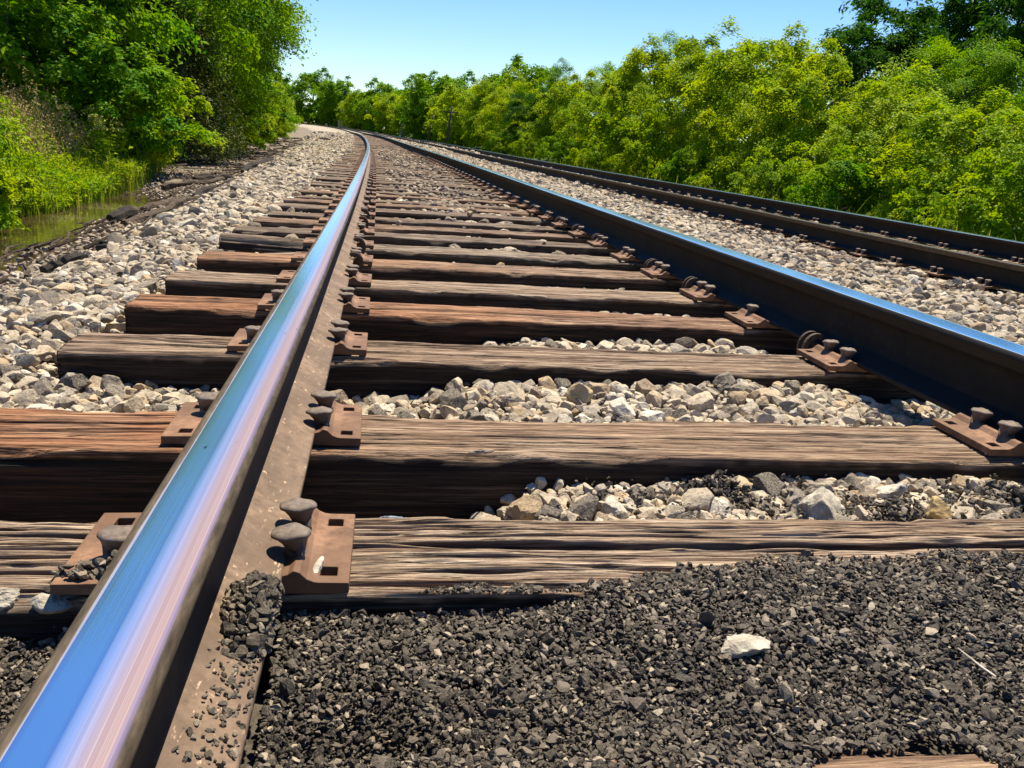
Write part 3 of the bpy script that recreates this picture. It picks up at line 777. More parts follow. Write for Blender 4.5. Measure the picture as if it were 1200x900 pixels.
def scatter(pos, size, tmpl, tilt=0.45, rng=RNG):
    """returns merged V, F for stones at pos (n,3) with half-size `size`"""
    n = len(pos); which = rng.integers(0, len(tmpl), n)
    az = rng.uniform(0, 2 * np.pi, n); tx = rng.normal(0, tilt, n); ty = rng.normal(0, tilt, n)
    ca, sa = np.cos(az), np.sin(az); z = np.zeros(n); o = np.ones(n)
    Rz = np.stack([np.stack([ca, -sa, z], -1), np.stack([sa, ca, z], -1), np.stack([z, z, o], -1)], 1)
    Rx = np.stack([np.stack([o, z, z], -1), np.stack([z, np.cos(tx), -np.sin(tx)], -1), np.stack([z, np.sin(tx), np.cos(tx)], -1)], 1)
    Ry = np.stack([np.stack([np.cos(ty), z, np.sin(ty)], -1), np.stack([z, o, z], -1), np.stack([-np.sin(ty), z, np.cos(ty)], -1)], 1)
    Rm = np.einsum('nij,njk,nkl->nil', Rx, Ry, Rz)
    Vs, Fs, base = [], [], 0
    for k, (tv, tf) in enumerate(tmpl):
        m = np.where(which == k)[0]
        if not len(m): continue
        v = np.einsum('nij,vj->nvi', Rm[m] * size[m][:, None, None], tv) + pos[m][:, None]
        f = tf[None] + (np.arange(len(m)) * len(tv))[:, None, None] + base
        Vs.append(v.reshape(-1, 3)); Fs.append(f.reshape(-1, 3)); base += len(m) * len(tv)
    if not Vs: return np.zeros((0, 3)), np.zeros((0, 3), int)
    return np.vstack(Vs), np.vstack(Fs)

def field(u0, u1, s0, s1, sp, layers=1, rng=RNG):
    out = []
    for l in range(layers):
        gu, gs = np.meshgrid(np.arange(u0, u1, sp), np.arange(s0, s1, sp))
        out.append(np.stack([gu.ravel() + rng.uniform(-.5, .5, gu.size) * sp, gs.ravel() + rng.uniform(-.5, .5, gs.size) * sp], 1))
    return np.vstack(out)

def sizes(n, mean, rng=RNG):
    return np.clip(mean * np.exp(rng.normal(0, .34, n)), mean * .45, mean * 2.1) * .5

def near_tie(s, pad):
    d = np.abs(s[:, None] - TIE[None, :]).min(1)
    return d < TIE_W / 2 + pad

def clear_rail(u, s, pad, lo=None):
    return (np.abs(u - CL) < FW / 2 + pad) | (np.abs(u - CR) < FW / 2 + pad) | (np.abs(u - FAR - CL) < FW / 2 + pad) | (np.abs(u - FAR - CR) < FW / 2 + pad)

parts_V, parts_F, nb = [], [], 0
dirty_V, dirty_F, nd = [], [], 0
def addst(V, F, dirty=False):
    global nb, nd
    if dirty: dirty_V.append(V); dirty_F.append(F + nd); nd += len(V)
    else: parts_V.append(V); parts_F.append(F + nb); nb += len(V)

# left shoulder
def shoulder(s0, s1, sp, mean, tm, layers):
    q = field(-3.9 if s0 < 40 else -6.0, -1.26, s0, s1, sp, layers); u, s = q[:, 0], q[:, 1]
    t = toe(s) + 0.10 * noise3(u * 3, s * 3, 0, 77)
    dens = smooth(t - 0.12, t + 0.22, u)
    keep = (RNG.uniform(size=len(u)) < dens) & ~((u > -1.345) & near_tie(s, .02))
    u, s = u[keep], s[keep]; sz = sizes(len(u), mean) * np.where(RNG.uniform(size=len(u)) < .06, 1.5, 1.0)
    sz *= np.where(u < toe(s) + .35, .8, 1.0)
    z = Hg(u, s) + sz * RNG.uniform(-.15, .45, len(u))
    addst(*scatter(P(u, z, s), sz, tm))
shoulder(0.98, 2.6, .029, .038, ROCK_N, 1)
shoulder(2.6, 5.2, .029, .038, ROCK_H, 1)
shoulder(0.98, 5.2, .032, .027, ROCK_M, 1)
shoulder(5.2, 14, .042, .051, ROCK_M, 1)
shoulder(5.2, 14, .07, .04, ROCK_M, 1)
shoulder(14, 46, .065, .072, ROCK_L, 1)
shoulder(46, 110, .15, .15, ROCK_L, 1)

# cribs of the nearer track
def cribs(s0, s1, sp, mean, tm, layers, dirty=False, frac=1.0):
    q = field(-1.36, 1.40, s0, s1, sp, layers); u, s = q[:, 0], q[:, 1]
    sz = sizes(len(u), mean)
    keep = ~near_tie(s, .0) & (RNG.uniform(size=len(u)) < frac)
    keep &= ~(near_tie(s, .012) & (sz > .03))
    u, s, sz = u[keep], s[keep], sz[keep]
    z = Hg(u, s) + sz * RNG.uniform(-.25, .40, len(u))
    rail = clear_rail(u, s, .02)
    z = np.where(rail, np.minimum(z, -.035 - sz * .5), z)
    addst(*scatter(P(u, z, s), sz, tm), dirty=dirty)
cribs(1.16, 2.4, .029, .041, ROCK_N, 1)
cribs(2.4, 4.6, .029, .040, ROCK_H, 1)
cribs(1.16, 4.6, .028, .026, ROCK_M, 1)
cribs(4.6, 11, .045, .055, ROCK_M, 1, True, .8)
cribs(4.6, 11, .060, .052, ROCK_M, 1, False, .45)
cribs(11, 34, .065, .065, ROCK_L, 1, True, .6)
cribs(11, 34, .10, .07, ROCK_L, 1, False, .4)
# stray stones lying on the ties in the middle of the track
def strays(s0, s1, sp, mean, frac, tm, dirty):
    q = field(-.45, .6, s0, s1, sp); u, s = q[:, 0], q[:, 1]
    den = smooth(.05, .5, noise3(u * 2.2, s * 1.5, 0, 91)) * frac
    k = near_tie(s, -.01) & (RNG.uniform(size=len(u)) < den)
    u, s = u[k], s[k]; sz = sizes(len(u), mean)
    addst(*scatter(P(u, .004 + sz * .28, s), sz, tm, .15), dirty=dirty)
strays(3.9, 9, .06, .036, .16, ROCK_M, False)
strays(8.5, 34, .055, .045, .34, ROCK_M, True)

# between the tracks, the second track's cribs
def between(s0, s1, sp, mean, tm):
    q = field(1.30, 5.95, s0, s1, sp); u, s = q[:, 0], q[:, 1]
    rail = clear_rail(u, s, .03)
    d = np.abs(s[:, None] - FT[None]).min(1) < TIE_W / 2 - .01
    ontie = d & (np.abs(u - FAR) < TIE_L / 2)
    cover = smooth(-.25, .25, noise3(u * 2.0, s * 2.0, 0, 61) - 0.9 * (u - 3.35))      # tie ends half buried
    keep = ~rail & (~ontie | (RNG.uniform(size=len(u)) < cover * (u < FAR - .9)))
    u, s, ontie = u[keep], s[keep], ontie[keep]; sz = sizes(len(u), mean)
    z = Hg(u, s) + sz * RNG.uniform(-.15, .42, len(u)); z = np.where(ontie, np.maximum(z, FARZ + sz * .25), z)
    addst(*scatter(P(u, z, s), sz, tm))
between(1.0, 5.5, .034, .044, ROCK_H)
between(5.5, 13, .042, .051, ROCK_M)
between(13, 44, .07, .078, ROCK_L)
between(44, 95, .16, .16, ROCK_L)
q = field(1.30, 3.1, 1.0, 6, .075); k = ~clear_rail(q[:, 0], q[:, 1], .03); q = q[k]; sz = sizes(len(q), .05)
addst(*scatter(P(q[:, 0], Hg(q[:, 0], q[:, 1]) + sz * .5, q[:, 1]), sz, ROCK_H))
tag(mesh_np('ballast_gravel', np.vstack(parts_V), np.vstack(parts_F), M['stone']), kind='stuff')
q = field(-5.2, -1.9, .9, 30, .05); t_ = toe(q[:, 1]); k = (q[:, 0] < t_ + .18) & (q[:, 0] > t_ - .75 - .7 * smooth(10, 14, q[:, 1])) & (RNG.uniform(size=len(q)) < .5 + .4 * noise3(q[:, 0] * 2, q[:, 1] * 2, 0, 99)); q = q[k]; sz = sizes(len(q), .036)
addst(*scatter(P(q[:, 0], Hg(q[:, 0], q[:, 1]) + sz * .1, q[:, 1]), sz, ROCK_M), dirty=True)
tag(mesh_np('dusty_gravel', np.vstack(dirty_V), np.vstack(dirty_F), M['stone_dirty']), kind='stuff')

# crushed asphalt
CHIP = [rock(2, 600 + i, .5, 14, .26, .62) for i in range(20)]
av, af, na = [], [], 0
def addchips(u, s, z, sz, tilt=.55):
    global na
    V, F = scatter(P(u, z, s), sz, CHIP, tilt); av.append(V); af.append(F + na); na += len(V)
for sp, mean, lift in ((.0054, .0066, 0.0), (.0062, .0072, .002), (.022, .0118, .002)):
    q = field(-1.30, 0.80, 0.26, 1.05, sp); u, s = q[:, 0], q[:, 1]
    lim = 0.948 + 0.075 * smooth(-.42, -.05, u) + .018 * noise3(u * 9, 0, 0, 15) + .01 * noise3(u * 40, s * 40, 0, 16)
    lim = np.where(u < CL, .93 + .01 * noise3(u * 30, s * 30, 0, 17), lim)
    rail = np.abs(u - CL) < FW / 2 + .002
    rail |= np.abs(u - CR) < FW / 2
    bare = np.exp(-((u + .10) / .125) ** 2 - ((s - .54) / .105) ** 2) > .30 + .16 * noise3(u * 22, s * 22, 0, 19)
    thin = (s > .985) & (RNG.uniform(size=len(u)) < .25)
    keep = (s < lim) & ~rail & ~bare & ~thin
    u, s = u[keep], s[keep]; sz = sizes(len(u), mean)
    z = asph(u, s) + lift + sz * RNG.uniform(-.25, .45, len(u))
    z = np.where((s > TIE[1] - TIE_W / 2 - .004) | (s < TIE[0] + TIE_W / 2), np.maximum(z, .002 + sz * .3), z)
    addchips(u, s, z, sz)
# clod on the foot of the left rail
n = 1500; uu = RNG.normal(-.700, .018, n); ss = RNG.normal(.835, .036, n)
d2 = ((uu + .700) / .034) ** 2 + ((ss - .835) / .075) ** 2; k = (d2 < 1) & (uu > CL + .012) & (uu < CL + .074)
uu, ss, d2 = uu[k], ss[k], d2[k]; sz = sizes(len(uu), .010)
foot = RAILZ + np.interp(uu - CL, [.0135, .022, .040, .062, .0695], [.034, .0285, .020, .0125, .010])
addchips(uu, ss, foot + RNG.uniform(0, 1, len(uu)) * .036 * (1 - d2) + sz * .3, sz)
n = 260; uu = RNG.normal(-.698, .016, n); ss = RNG.uniform(.60, .80, n); k = (uu > CL + .02) & (uu < CL + .068); uu, ss = uu[k], ss[k]; sz = sizes(len(uu), .006)
addchips(uu, ss, RAILZ + np.interp(uu - CL, [.0135, .022, .040, .062, .0695], [.034, .0285, .020, .0125, .010]) + sz * .3, sz)
# clods among the ballast behind the first bare tie
for cu_, cs_, r_, nn in ((.02, 1.36, .075, 900), (.57, 1.30, .07, 700), (.72, 1.27, .06, 500), (.30, 1.25, .06, 350), (-.90, .965, .05, 450)):
    uu = RNG.normal(cu_, r_ * .55, nn); ss = RNG.normal(cs_, r_ * .45, nn); d2 = ((uu - cu_) / r_) ** 2 + ((ss - cs_) / (r_ * .8)) ** 2; k = (d2 < 1) & ~near_tie(ss, .0) if cs_ > 1 else d2 < 1
    uu, ss, d2 = uu[k], ss[k], d2[k]; sz = sizes(len(uu), .011)
    base = np.where(cs_ > 1, np.maximum(Hg(uu, ss), -.06), np.where(near_tie(ss, -.006), .002, asph(uu, ss)))
    addchips(uu, ss, base + RNG.uniform(0, 1, len(uu)) * .040 * (1 - d2) * (1 + .5 * noise3(uu * 40, ss * 40, 0, 5)), sz)
    nn = 420; uu = RNG.normal(cu_, r_ * 1.5, nn); ss = RNG.normal(cs_, r_ * .8, nn); k = ~near_tie(ss, .0) if cs_ > 1 else (uu < CL - .075) & (uu > -.93)
    uu, ss = uu[k], ss[k]; sz = sizes(len(uu), .009); addchips(uu, ss, (np.maximum(Hg(uu, ss), -.08) + .012 if cs_ > 1 else np.where(near_tie(ss, -.006), .004, asph(uu, ss) + .006)) + RNG.uniform(0, 1, len(uu)) * .008, sz)
tag(mesh_np('asphalt_gravel', np.vstack(av), np.vstack(af), M['asphalt']), kind='stuff')

# single stones
def lone(label, u, s, z, size, seed, mat, flat=.5, rz=0.0, sc=(1, 1, 1)):
    V, F = rock(4, seed, flat, 16); V = V * np.array(sc) * size
    V += 0.03 * size * np.stack([noise3(V[:, 0] / size * 6, V[:, 1] / size * 6, V[:, 2] / size * 6, seed + i) for i in range(3)], 1)
    o = mesh_np('stone', V, F, mat); o.location = tuple(P(u, z, s)); o.rotation_euler = (.1, -.12, rz); tag(o, label, 'stone'); return o
lone('flat pale stone lying alone on the black asphalt rubble', -.172, .80, .012, .034, 701, M['palestone'], .34, .2, (1.0, .95, 1))
lone('chalky white lump beside the left rail at the cracked tie end', -.945, .945, -.012, .026, 702, M['palestone'], .7, .3)
lone('narrow chalky white stone at the left edge beside the chalky lump', -1.01, .952, -.016, .03, 703, M['palestone'], .5, .1, (1.2, .6, 1))
lone('bluish stone peeping over the cracked tie beside its plate', -.555, 1.20, -.03, .028, 704, mat_simple('blue_grey_stone', (.10, .13, .17), (.26, .31, .37), 40), .7)
lone('ochre yellow stone among the grey gravel behind the cracked tie', .36, 1.235, -.025, .030, 705, mat_simple('ochre_stone', (.34, .21, .08), (.58, .42, .20), 30), .7, .8)
lone('large tan block of stone in the gravel between the rust-brown and dark split ties', -.10, 1.92, -.030, .044, 706, mat_simple('tan_stone', (.28, .20, .10), (.50, .38, .22), 24), .75, .4)
lone('big white-faced boulder among the gravel behind the cracked tie', .17, 1.27, -.025, .045, 707, M['palestone'], .6, 1.0)

# sticks and debris
def stick(name, label, pts, r, mat, cat='stick', jag=0.25, n=9, seed=0):
    pts = np.asarray(pts, float); c = pts.mean(0)
    t = np.linspace(0, 1, len(pts)); tt = np.linspace(0, 1, 14)
    path = np.stack([np.interp(tt, t, pts[:, i]) for i in range(3)], 1)
    L = np.linalg.norm(pts[-1] - pts[0])
    path += 0.03 * L * np.stack([noise3(tt * 3, i, 0, seed + 5) for i in range(3)], 1) * np.array([1, 1, .4])
    rad = np.interp(tt, [0, .1, .8, 1], [r * .8, r, r * .9, r * .45]) * (1 + jag * noise3(tt * 8, 0, 0, seed))
    V, Q, T = tube(path - c, rad, n)
    V[:, :] += (jag * r * 0.9) * np.stack([noise3(V[:, 0] * 1.2 / r * .3, V[:, 1] / r * .3, V[:, 2] / r + i * 7, seed + i) for i in range(3)], 1)
    o = mesh_np(name, V, [Q, T], mat, None, False); o.location = tuple(c)
    return tag(o, label, cat)
def PG(u, s, dz=0.0): return P(u, float(Hg(u, s)) + dz, s)
stick('twig', 'short pale broken twig leaning on the plate of the cracked tie', [P(-.655, .010, .945), P(-.645, .027, .985)], .0045, M['pale'], 'twig', .3, 7, 1)
stick('straw', 'thin pale straw lying on the asphalt rubble at right', [P(.082, .013, .73), P(.070, .016, .78)], .0013, M['pale'], 'straw', .1, 6, 2)
stick('splinter', 'small loose splinter lying on the front edge of the rust-brown tie', [P(-.42, .003, 1.425), P(-.375, .006, 1.431)], .0032, M['paletan'], 'splinter', .5, 6, 3)
logs = [
    ('black charred chunk of wood at the water edge, lower left', [(-2.16, 4.42), (-2.02, 4.60)], .055, 'black'),
    ('small upright black stump remnant at the ballast edge', [(-2.12, 5.05), (-2.06, 5.14)], .045, 'black'),
    ('thin dark stick between the two black wood chunks', [(-2.14, 4.75), (-2.02, 5.15)], .018, 'drift'),
    ('bleached pale branch lying on the gravel above the water', [(-2.06, 5.25), (-1.86, 5.75)], .020, 'pale'),
    ('long dark beam end jutting over the water', [(-2.62, 7.5), (-2.38, 9.6)], .060, 'drift'),
    ('thick black butt of an old log at the water edge', [(-2.78, 7.75), (-2.68, 8.1)], .085, 'black'),
    ('old brown plank lying behind the dark beam', [(-2.85, 8.3), (-2.55, 10.2)], .045, 'drift'),
    ('dark rotten timber on the gravel edge beyond the beam', [(-2.55, 9.9), (-2.42, 11.4)], .055, 'black'),
    ('low brown log in the mud past the pool', [(-3.35, 12.2), (-2.80, 13.0)], .06, 'drift'),
    ('short dark log in the mud beside the low brown log', [(-3.2, 13.2), (-2.7, 14.0)], .06, 'black'),
    ('pair-mate grey log lying along the gravel edge', [(-2.9, 13.0), (-2.62, 15.2)], .05, 'drift'),
    ('long black timber stretching up the gravel slope', [(-2.85, 15.4), (-2.55, 18.6)], .075, 'black'),
    ('thin twisted branch on the dry mud near the cedar', [(-3.6, 15.0), (-3.0, 17.0)], .035, 'drift'),
    ('far dark timber on the gravel before the bend', [(-3.1, 20.5), (-2.8, 23.0)], .06, 'black'),
    ('farthest grey stick on the dry mud under the trees', [(-3.8, 24), (-3.2, 26)], .04, 'drift'),
]
for k, (lab, pts, r, m) in enumerate(logs):
    q = [PG(pts[0][0], pts[0][1], r * .55), PG((pts[0][0] + pts[1][0]) / 2, (pts[0][1] + pts[1][1]) / 2, r * .7), PG(pts[1][0], pts[1][1], r * .6)]
    if 'upright' in lab: q = [PG(-2.10, 5.08, -.03), PG(-2.09, 5.09, .03), PG(-2.09, 5.10, .09)]
    stick('driftwood', lab, q, r * .70, M[m], 'driftwood', .42, 8, 20 + k)['group'] = 'old timbers along the ballast edge'

mb = MB()
for k in range(420):
    s0 = RNG.uniform(4.2, 16) if k < 230 else RNG.uniform(16, 62)
    u0 = float(toe(s0)) - RNG.uniform(-.22, .95 if s0 < 10 else 1.9); L = RNG.uniform(.06, .42) * (1 if s0 < 16 else 2.6); a = RNG.normal(.15, .55)
    u1, s1 = u0 + L * math.sin(a), s0 + L * math.cos(a)
    p0, p1 = PG(u0, s0, .015), PG(u1, s1, .02 + RNG.uniform(0, .05)); pm = (p0 + p1) / 2 + RNG.normal(size=3) * L * np.array([.07, .07, .03])
    r = RNG.uniform(.006, .016) * (1 if s0 < 16 else 2.4)
    mb.add(*tube([p0, pm, p1], [r, r * .9, r * .5], 5))
tag(mb.build('branch_litter', M['drift']), kind='stuff')

# ------------------------------------------------------------------ vegetation
def leaf_mesh(pos, nrm, size, aspect=.55, rng=RNG, droop=0.0):
    """kite-shaped leaves: pos (n,3), nrm (n,3), size (n,)"""
    n = len(pos)
    nrm = nrm / (np.linalg.norm(nrm, axis=1)[:, None] + 1e-9)
    a = np.cross(nrm, rng.normal(size=(n, 3))); a[:, 2] -= droop; a -= (a * nrm).sum(1)[:, None] * nrm
    a /= np.linalg.norm(a, axis=1)[:, None] + 1e-9
    b = np.cross(nrm, a)
    L = size[:, None]; W = L * aspect * .5
    p0 = pos; p2 = pos + a * L - nrm * L * .12
    mid = pos + a * L * .45
    p1 = mid + b * W + nrm * L * .10; p3 = mid - b * W + nrm * L * .10
    V = np.stack([p0, p1, p2, p3], 1).reshape(-1, 3)
    i = np.arange(n)[:, None] * 4
    return V, np.hstack([i, i + 1, i + 2, i + 3])

def make_crown(seed, r, h, base, ncl, per, leaf, kind='broad'):
    """crown of leaf sprays; radius r, from z=base to z=h"""
    g = np.random.default_rng(seed)
    cz = (h + base) / 2; hz = (h - base) / 2
    # lobes give the uneven outline
    nl = 9 if kind != 'cedar' else 1
    if kind == 'cedar':
        t = g.uniform(0, 1, ncl) ** .8; rad = r * (1 - t) ** .75 * g.uniform(.35, 1, ncl) ** .5; a = g.uniform(0, 2 * np.pi, ncl)
        c = np.stack([rad * np.cos(a), rad * np.sin(a), base + t * (h - base)], 1); outw = np.stack([np.cos(a), np.sin(a), np.full(ncl, .5)], 1)
        cr = np.full(ncl, r * .20)
    else:
        d = g.normal(size=(ncl, 3)); d /= np.linalg.norm(d, axis=1)[:, None]
        k = g.uniform(.25, 1, ncl) ** .45
        lob = 1 + .30 * noise3(d[:, 0] * 2.1 + seed, d[:, 1] * 2.1, d[:, 2] * 2.1, seed) + .14 * noise3(d[:, 0] * 5 + seed, d[:, 1] * 5, d[:, 2] * 5, seed + 3)
        sq = 1 + .22 * (1 - np.abs(d[:, 2]))          # squarer than an ellipsoid
        c = d * (k * lob * sq)[:, None] * np.array([r, r, hz]); c[:, 2] += cz; c[:, 2] = np.maximum(c[:, 2], base * .6 + .05)
        outw = d; cr = r * g.uniform(.09, .21, ncl)
    ci = np.repeat(np.arange(ncl), per); n = len(ci)
    off = np.clip(g.normal(size=(n, 3)), -1.7, 1.7) * np.array([1, 1, .40])
    # sprays lean outwards
    pos = c[ci] + off * cr[ci][:, None] * .62 + outw[ci] * (g.uniform(-.3, .9, n) * cr[ci])[:, None] * .7
    pos[:, 2] -= (off[:, 0] ** 2 + off[:, 1] ** 2) * cr[ci] * .20
    cn = np.array([0, 0, .8]) + outw * .5 + g.normal(size=(ncl, 3)) * .38
    nrm = cn[ci] + g.normal(size=(n, 3)) * .34
    dr = .6
    if kind == 'droop': nrm = np.array([0, 0, .4]) + outw[ci] * .7 + g.normal(size=(n, 3)) * .4; dr = 1.6
    size = leaf * np.clip(np.exp(g.normal(0, .25, n)), .5, 1.7)
    asp = {'broad': .62, 'droop': .34, 'cedar': .30}[kind]
    return leaf_mesh(pos, nrm, size, asp, g, dr)

def make_trunk(seed, h, r, spread, base=0.0, nlimb=7):
    g = np.random.default_rng(seed); mb = MB()
    z = np.linspace(-.3, h, 10)
    path = np.stack([.18 * noise3(z * .6, seed, 0, 1) * np.clip(z, 0, 2), .18 * noise3(z * .6, seed, 0, 2) * np.clip(z, 0, 2), z], 1)
    mb.add(*tube(path, np.linspace(r, r * .22, 10) * np.where(z < .1, 1.25, 1), 8))
    for k in range(nlimb):
        t = g.uniform(.18, .85); i = t * 9; p0 = np.array([np.interp(i, np.arange(10), path[:, q]) for q in range(3)])
        a = g.uniform(0, 2 * np.pi); L = spread * g.uniform(.6, 1.0) * (1.1 - .5 * t)
        tt = np.linspace(0, 1, 6)
        q = p0 + np.stack([np.cos(a) * L * tt + .1 * noise3(tt * 3, k, 0, seed), np.sin(a) * L * tt + .1 * noise3(tt * 3, k, 1, seed), L * (.75 * tt - .1 * tt ** 2)], 1)
        mb.add(*tube(q, np.linspace(r * .42 * (1 - t * .5), r * .06, 6), 6))
        for kk in range(2):
            j = g.integers(2, 5); aa = a + g.uniform(-1, 1); l2 = L * .5
            q2 = q[j] + np.stack([np.cos(aa) * l2 * tt, np.sin(aa) * l2 * tt, l2 * .5 * tt], 1)
            mb.add(*tube(q2, np.linspace(r * .18, r * .03, 6), 5))
    return mb

def tree_proto(name, seed, r, h, base, ncl, per, leaf, mat, kind='broad', trunk_r=.12, limbs=7):
    root = bpy.data.objects.new(name, None); root.empty_display_size = .3
    V, F = make_crown(seed, r, h, base, ncl, per, leaf, kind)
    c = mesh_np('crown', V, F, M[mat], root, False, link=False)
    mb = make_trunk(seed + 1, h * .86, trunk_r, r * .85, base, limbs)
    F2 = [np.vstack(mb.Q), np.vstack(mb.T)]
    t = mesh_np('trunk', np.vstack(mb.V), F2, M['bark'], root, True, link=False)
    return (root, c, t)

TP = {}
def proto(key, *a, **k): TP.setdefault(key, []).append(tree_proto(*a, **k))
for i in range(4): proto('bright', 'broadleaf_tree', 1000 + i * 7, 2.1, 4.6, .15, 135, 330, .094, 'leaf_bright', trunk_r=.07)
for i in range(4): proto('mid', 'broadleaf_tree', 1100 + i * 7, 3.0, 8.6, .5, 210, 460, .092, 'leaf_mid', trunk_r=.14)
for i in range(2): proto('dark', 'broadleaf_tree', 1200 + i * 7, 3.0, 8.6, .5, 200, 420, .092, 'leaf_dark', trunk_r=.15)
for i in range(2): proto('droop', 'broadleaf_tree', 1300 + i * 7, 3.2, 9.0, 1.6, 110, 190, .26, 'leaf_dark', 'droop', trunk_r=.14)
for i in range(2): proto('cedar', 'cedar_tree', 1400 + i * 7, 1.5, 3.9, .1, 520, 80, .085, 'leaf_cedar', 'cedar', trunk_r=.07, limbs=3)
for i in range(3): proto('shrub', 'shrub', 1500 + i * 7, 1.0, 1.9, .02, 90, 230, .068, 'leaf_bright', trunk_r=.03, limbs=5)
for i in range(2): proto('shrubm', 'shrub', 1550 + i * 7, 1.0, 1.9, .02, 90, 230, .068, 'leaf_mid', trunk_r=.03, limbs=5)
for i in range(3): proto('distant', 'broadleaf_tree', 1600 + i * 7, 5.0, 12.0, .3, 210, 90, .42, 'leaf_mid', trunk_r=.25)
for i in range(2): proto('distantb', 'broadleaf_tree', 1650 + i * 7, 4.2, 9.0, .2, 200, 90, .36, 'leaf_bright', trunk_r=.22)

tr = random.Random(21)
def tree(key, x, s, sc, label, group=None, sz=None, v=None, cat='tree', u=True):
    L = TP[key]; root, c, t = L[v if v is not None else tr.randrange(len(L))]
    e = root.copy(); COL.objects.link(e)
    z = float(Hg(x, s)) - .05
    e.location = tuple(P(x, z, s)); e.rotation_euler = (tr.uniform(-.04, .04), tr.uniform(-.04, .04), tr.uniform(0, 6.28))
    e.scale = (sc, sc, sc * (sz or 1))
    for q in (c, t):
        d = q.copy(); COL.objects.link(d); d.parent = e
    return tag(e, label, cat, group)
exec_trees = None

# --- left wall of trees
LT = 'trees along the ditch side'
tree('mid', -7.6, 16.5, 1.05, 'big leafy green tree at the upper left corner above the tall grass', LT, v=0)
tree('mid', -6.3, 20.5, .95, 'sunlit green tree behind the cream flower heads, left side', LT, v=1)
tree('dark', -7.4, 24.5, 1.05, 'dark tree filling the gap above the cedar at left', LT, v=0)
tree('mid', -6.5, 28.5, 1.0, 'green tree right of the dark gap on the ditch side', LT, v=2)
tree('dark', -7.5, 34.0, 1.1, 'tall dark tree rising against the open sky on the ditch side', LT, v=1)
tree('mid', -7.9, 41.0, 1.05, 'vine-like bright tree at the skyline edge of the ditch-side wall', LT, v=3)
tree('mid', -9.3, 50.0, 1.05, 'last tall tree of the ditch-side wall before the bend', LT, v=1)
tree('dark', -10.5, 60.0, 1.1, 'shaded tree standing behind the last tall one of the ditch-side wall', LT, v=0)
for i, (x, s) in enumerate([(-11.5, 21), (-12.5, 29), (-13, 38), (-13, 47), (-14.5, 56)]):
    tree('mid' if i % 2 else 'dark', x, s, 1.35, 'background tree hidden deep in the ditch-side wall of leaves', 'second row of trees on the ditch side')
tree('cedar', -5.2, 19.5, 1.15, 'dark brownish-green cedar by the dry mud on the ditch side', None, v=0)
tree('cedar', -5.6, 22.5, 1.2, 'taller dull cedar half behind the brownish-green one', None, v=1)
for i, (k, x, s, sc, lab) in enumerate([
    ('shrub', -4.15, 7.5, .66, 'bright round bush at the left edge overhanging the water'),
    ('shrubm', -6.6, 12.6, .8, 'leafy bush rising behind the seed heads near the left edge'),
    ('shrubm', -4.55, 14.2, .95, 'pointed green bush right of the tall grass'),
    ('shrub', -4.7, 15.8, .95, 'bushy sapling between the pointed bush and the cedar'),
    ('shrubm', -6.0, 14.0, 1.35, 'wide dark green bush rising behind the tall grass'),
    ('shrubm', -7.2, 11.5, 1.2, 'broad green bush at far left behind the seed heads'),
    ('shrub', -5.0, 25.5, .85, 'small bright bush at the foot of the wall past the cedar'),
    ('shrub', -5.1, 29.5, .9, 'second bright bush past the cedar, a little smaller in view'),
    ('shrubm', -5.3, 34.0, 1.0, 'dark low bush at the foot of the tall dark tree'),
    ('shrub', -5.6, 40.0, 1.2, 'yellow-green bush at the foot of the skyline tree'),
    ('shrub', -5.4, 44.0, .9, 'low yellowish bush between two taller bushes near the bend'),
    ('shrubm', -6.0, 52.0, 1.1, 'small dark bush just before the farthest bush'),
    ('shrub', -6.6, 64.0, 1.3, 'tiny bright bush against the far trees at the bend'),
    ('shrubm', -6.2, 47.0, 1.5, 'rounded bush closing the ditch-side wall at the bend'),
    ('shrub', -7.2, 56.0, 1.6, 'farthest bush peeking out beyond the rounded one')]):
    tree(k, x, s, sc, lab, 'bushes on the ditch side', cat='bush')

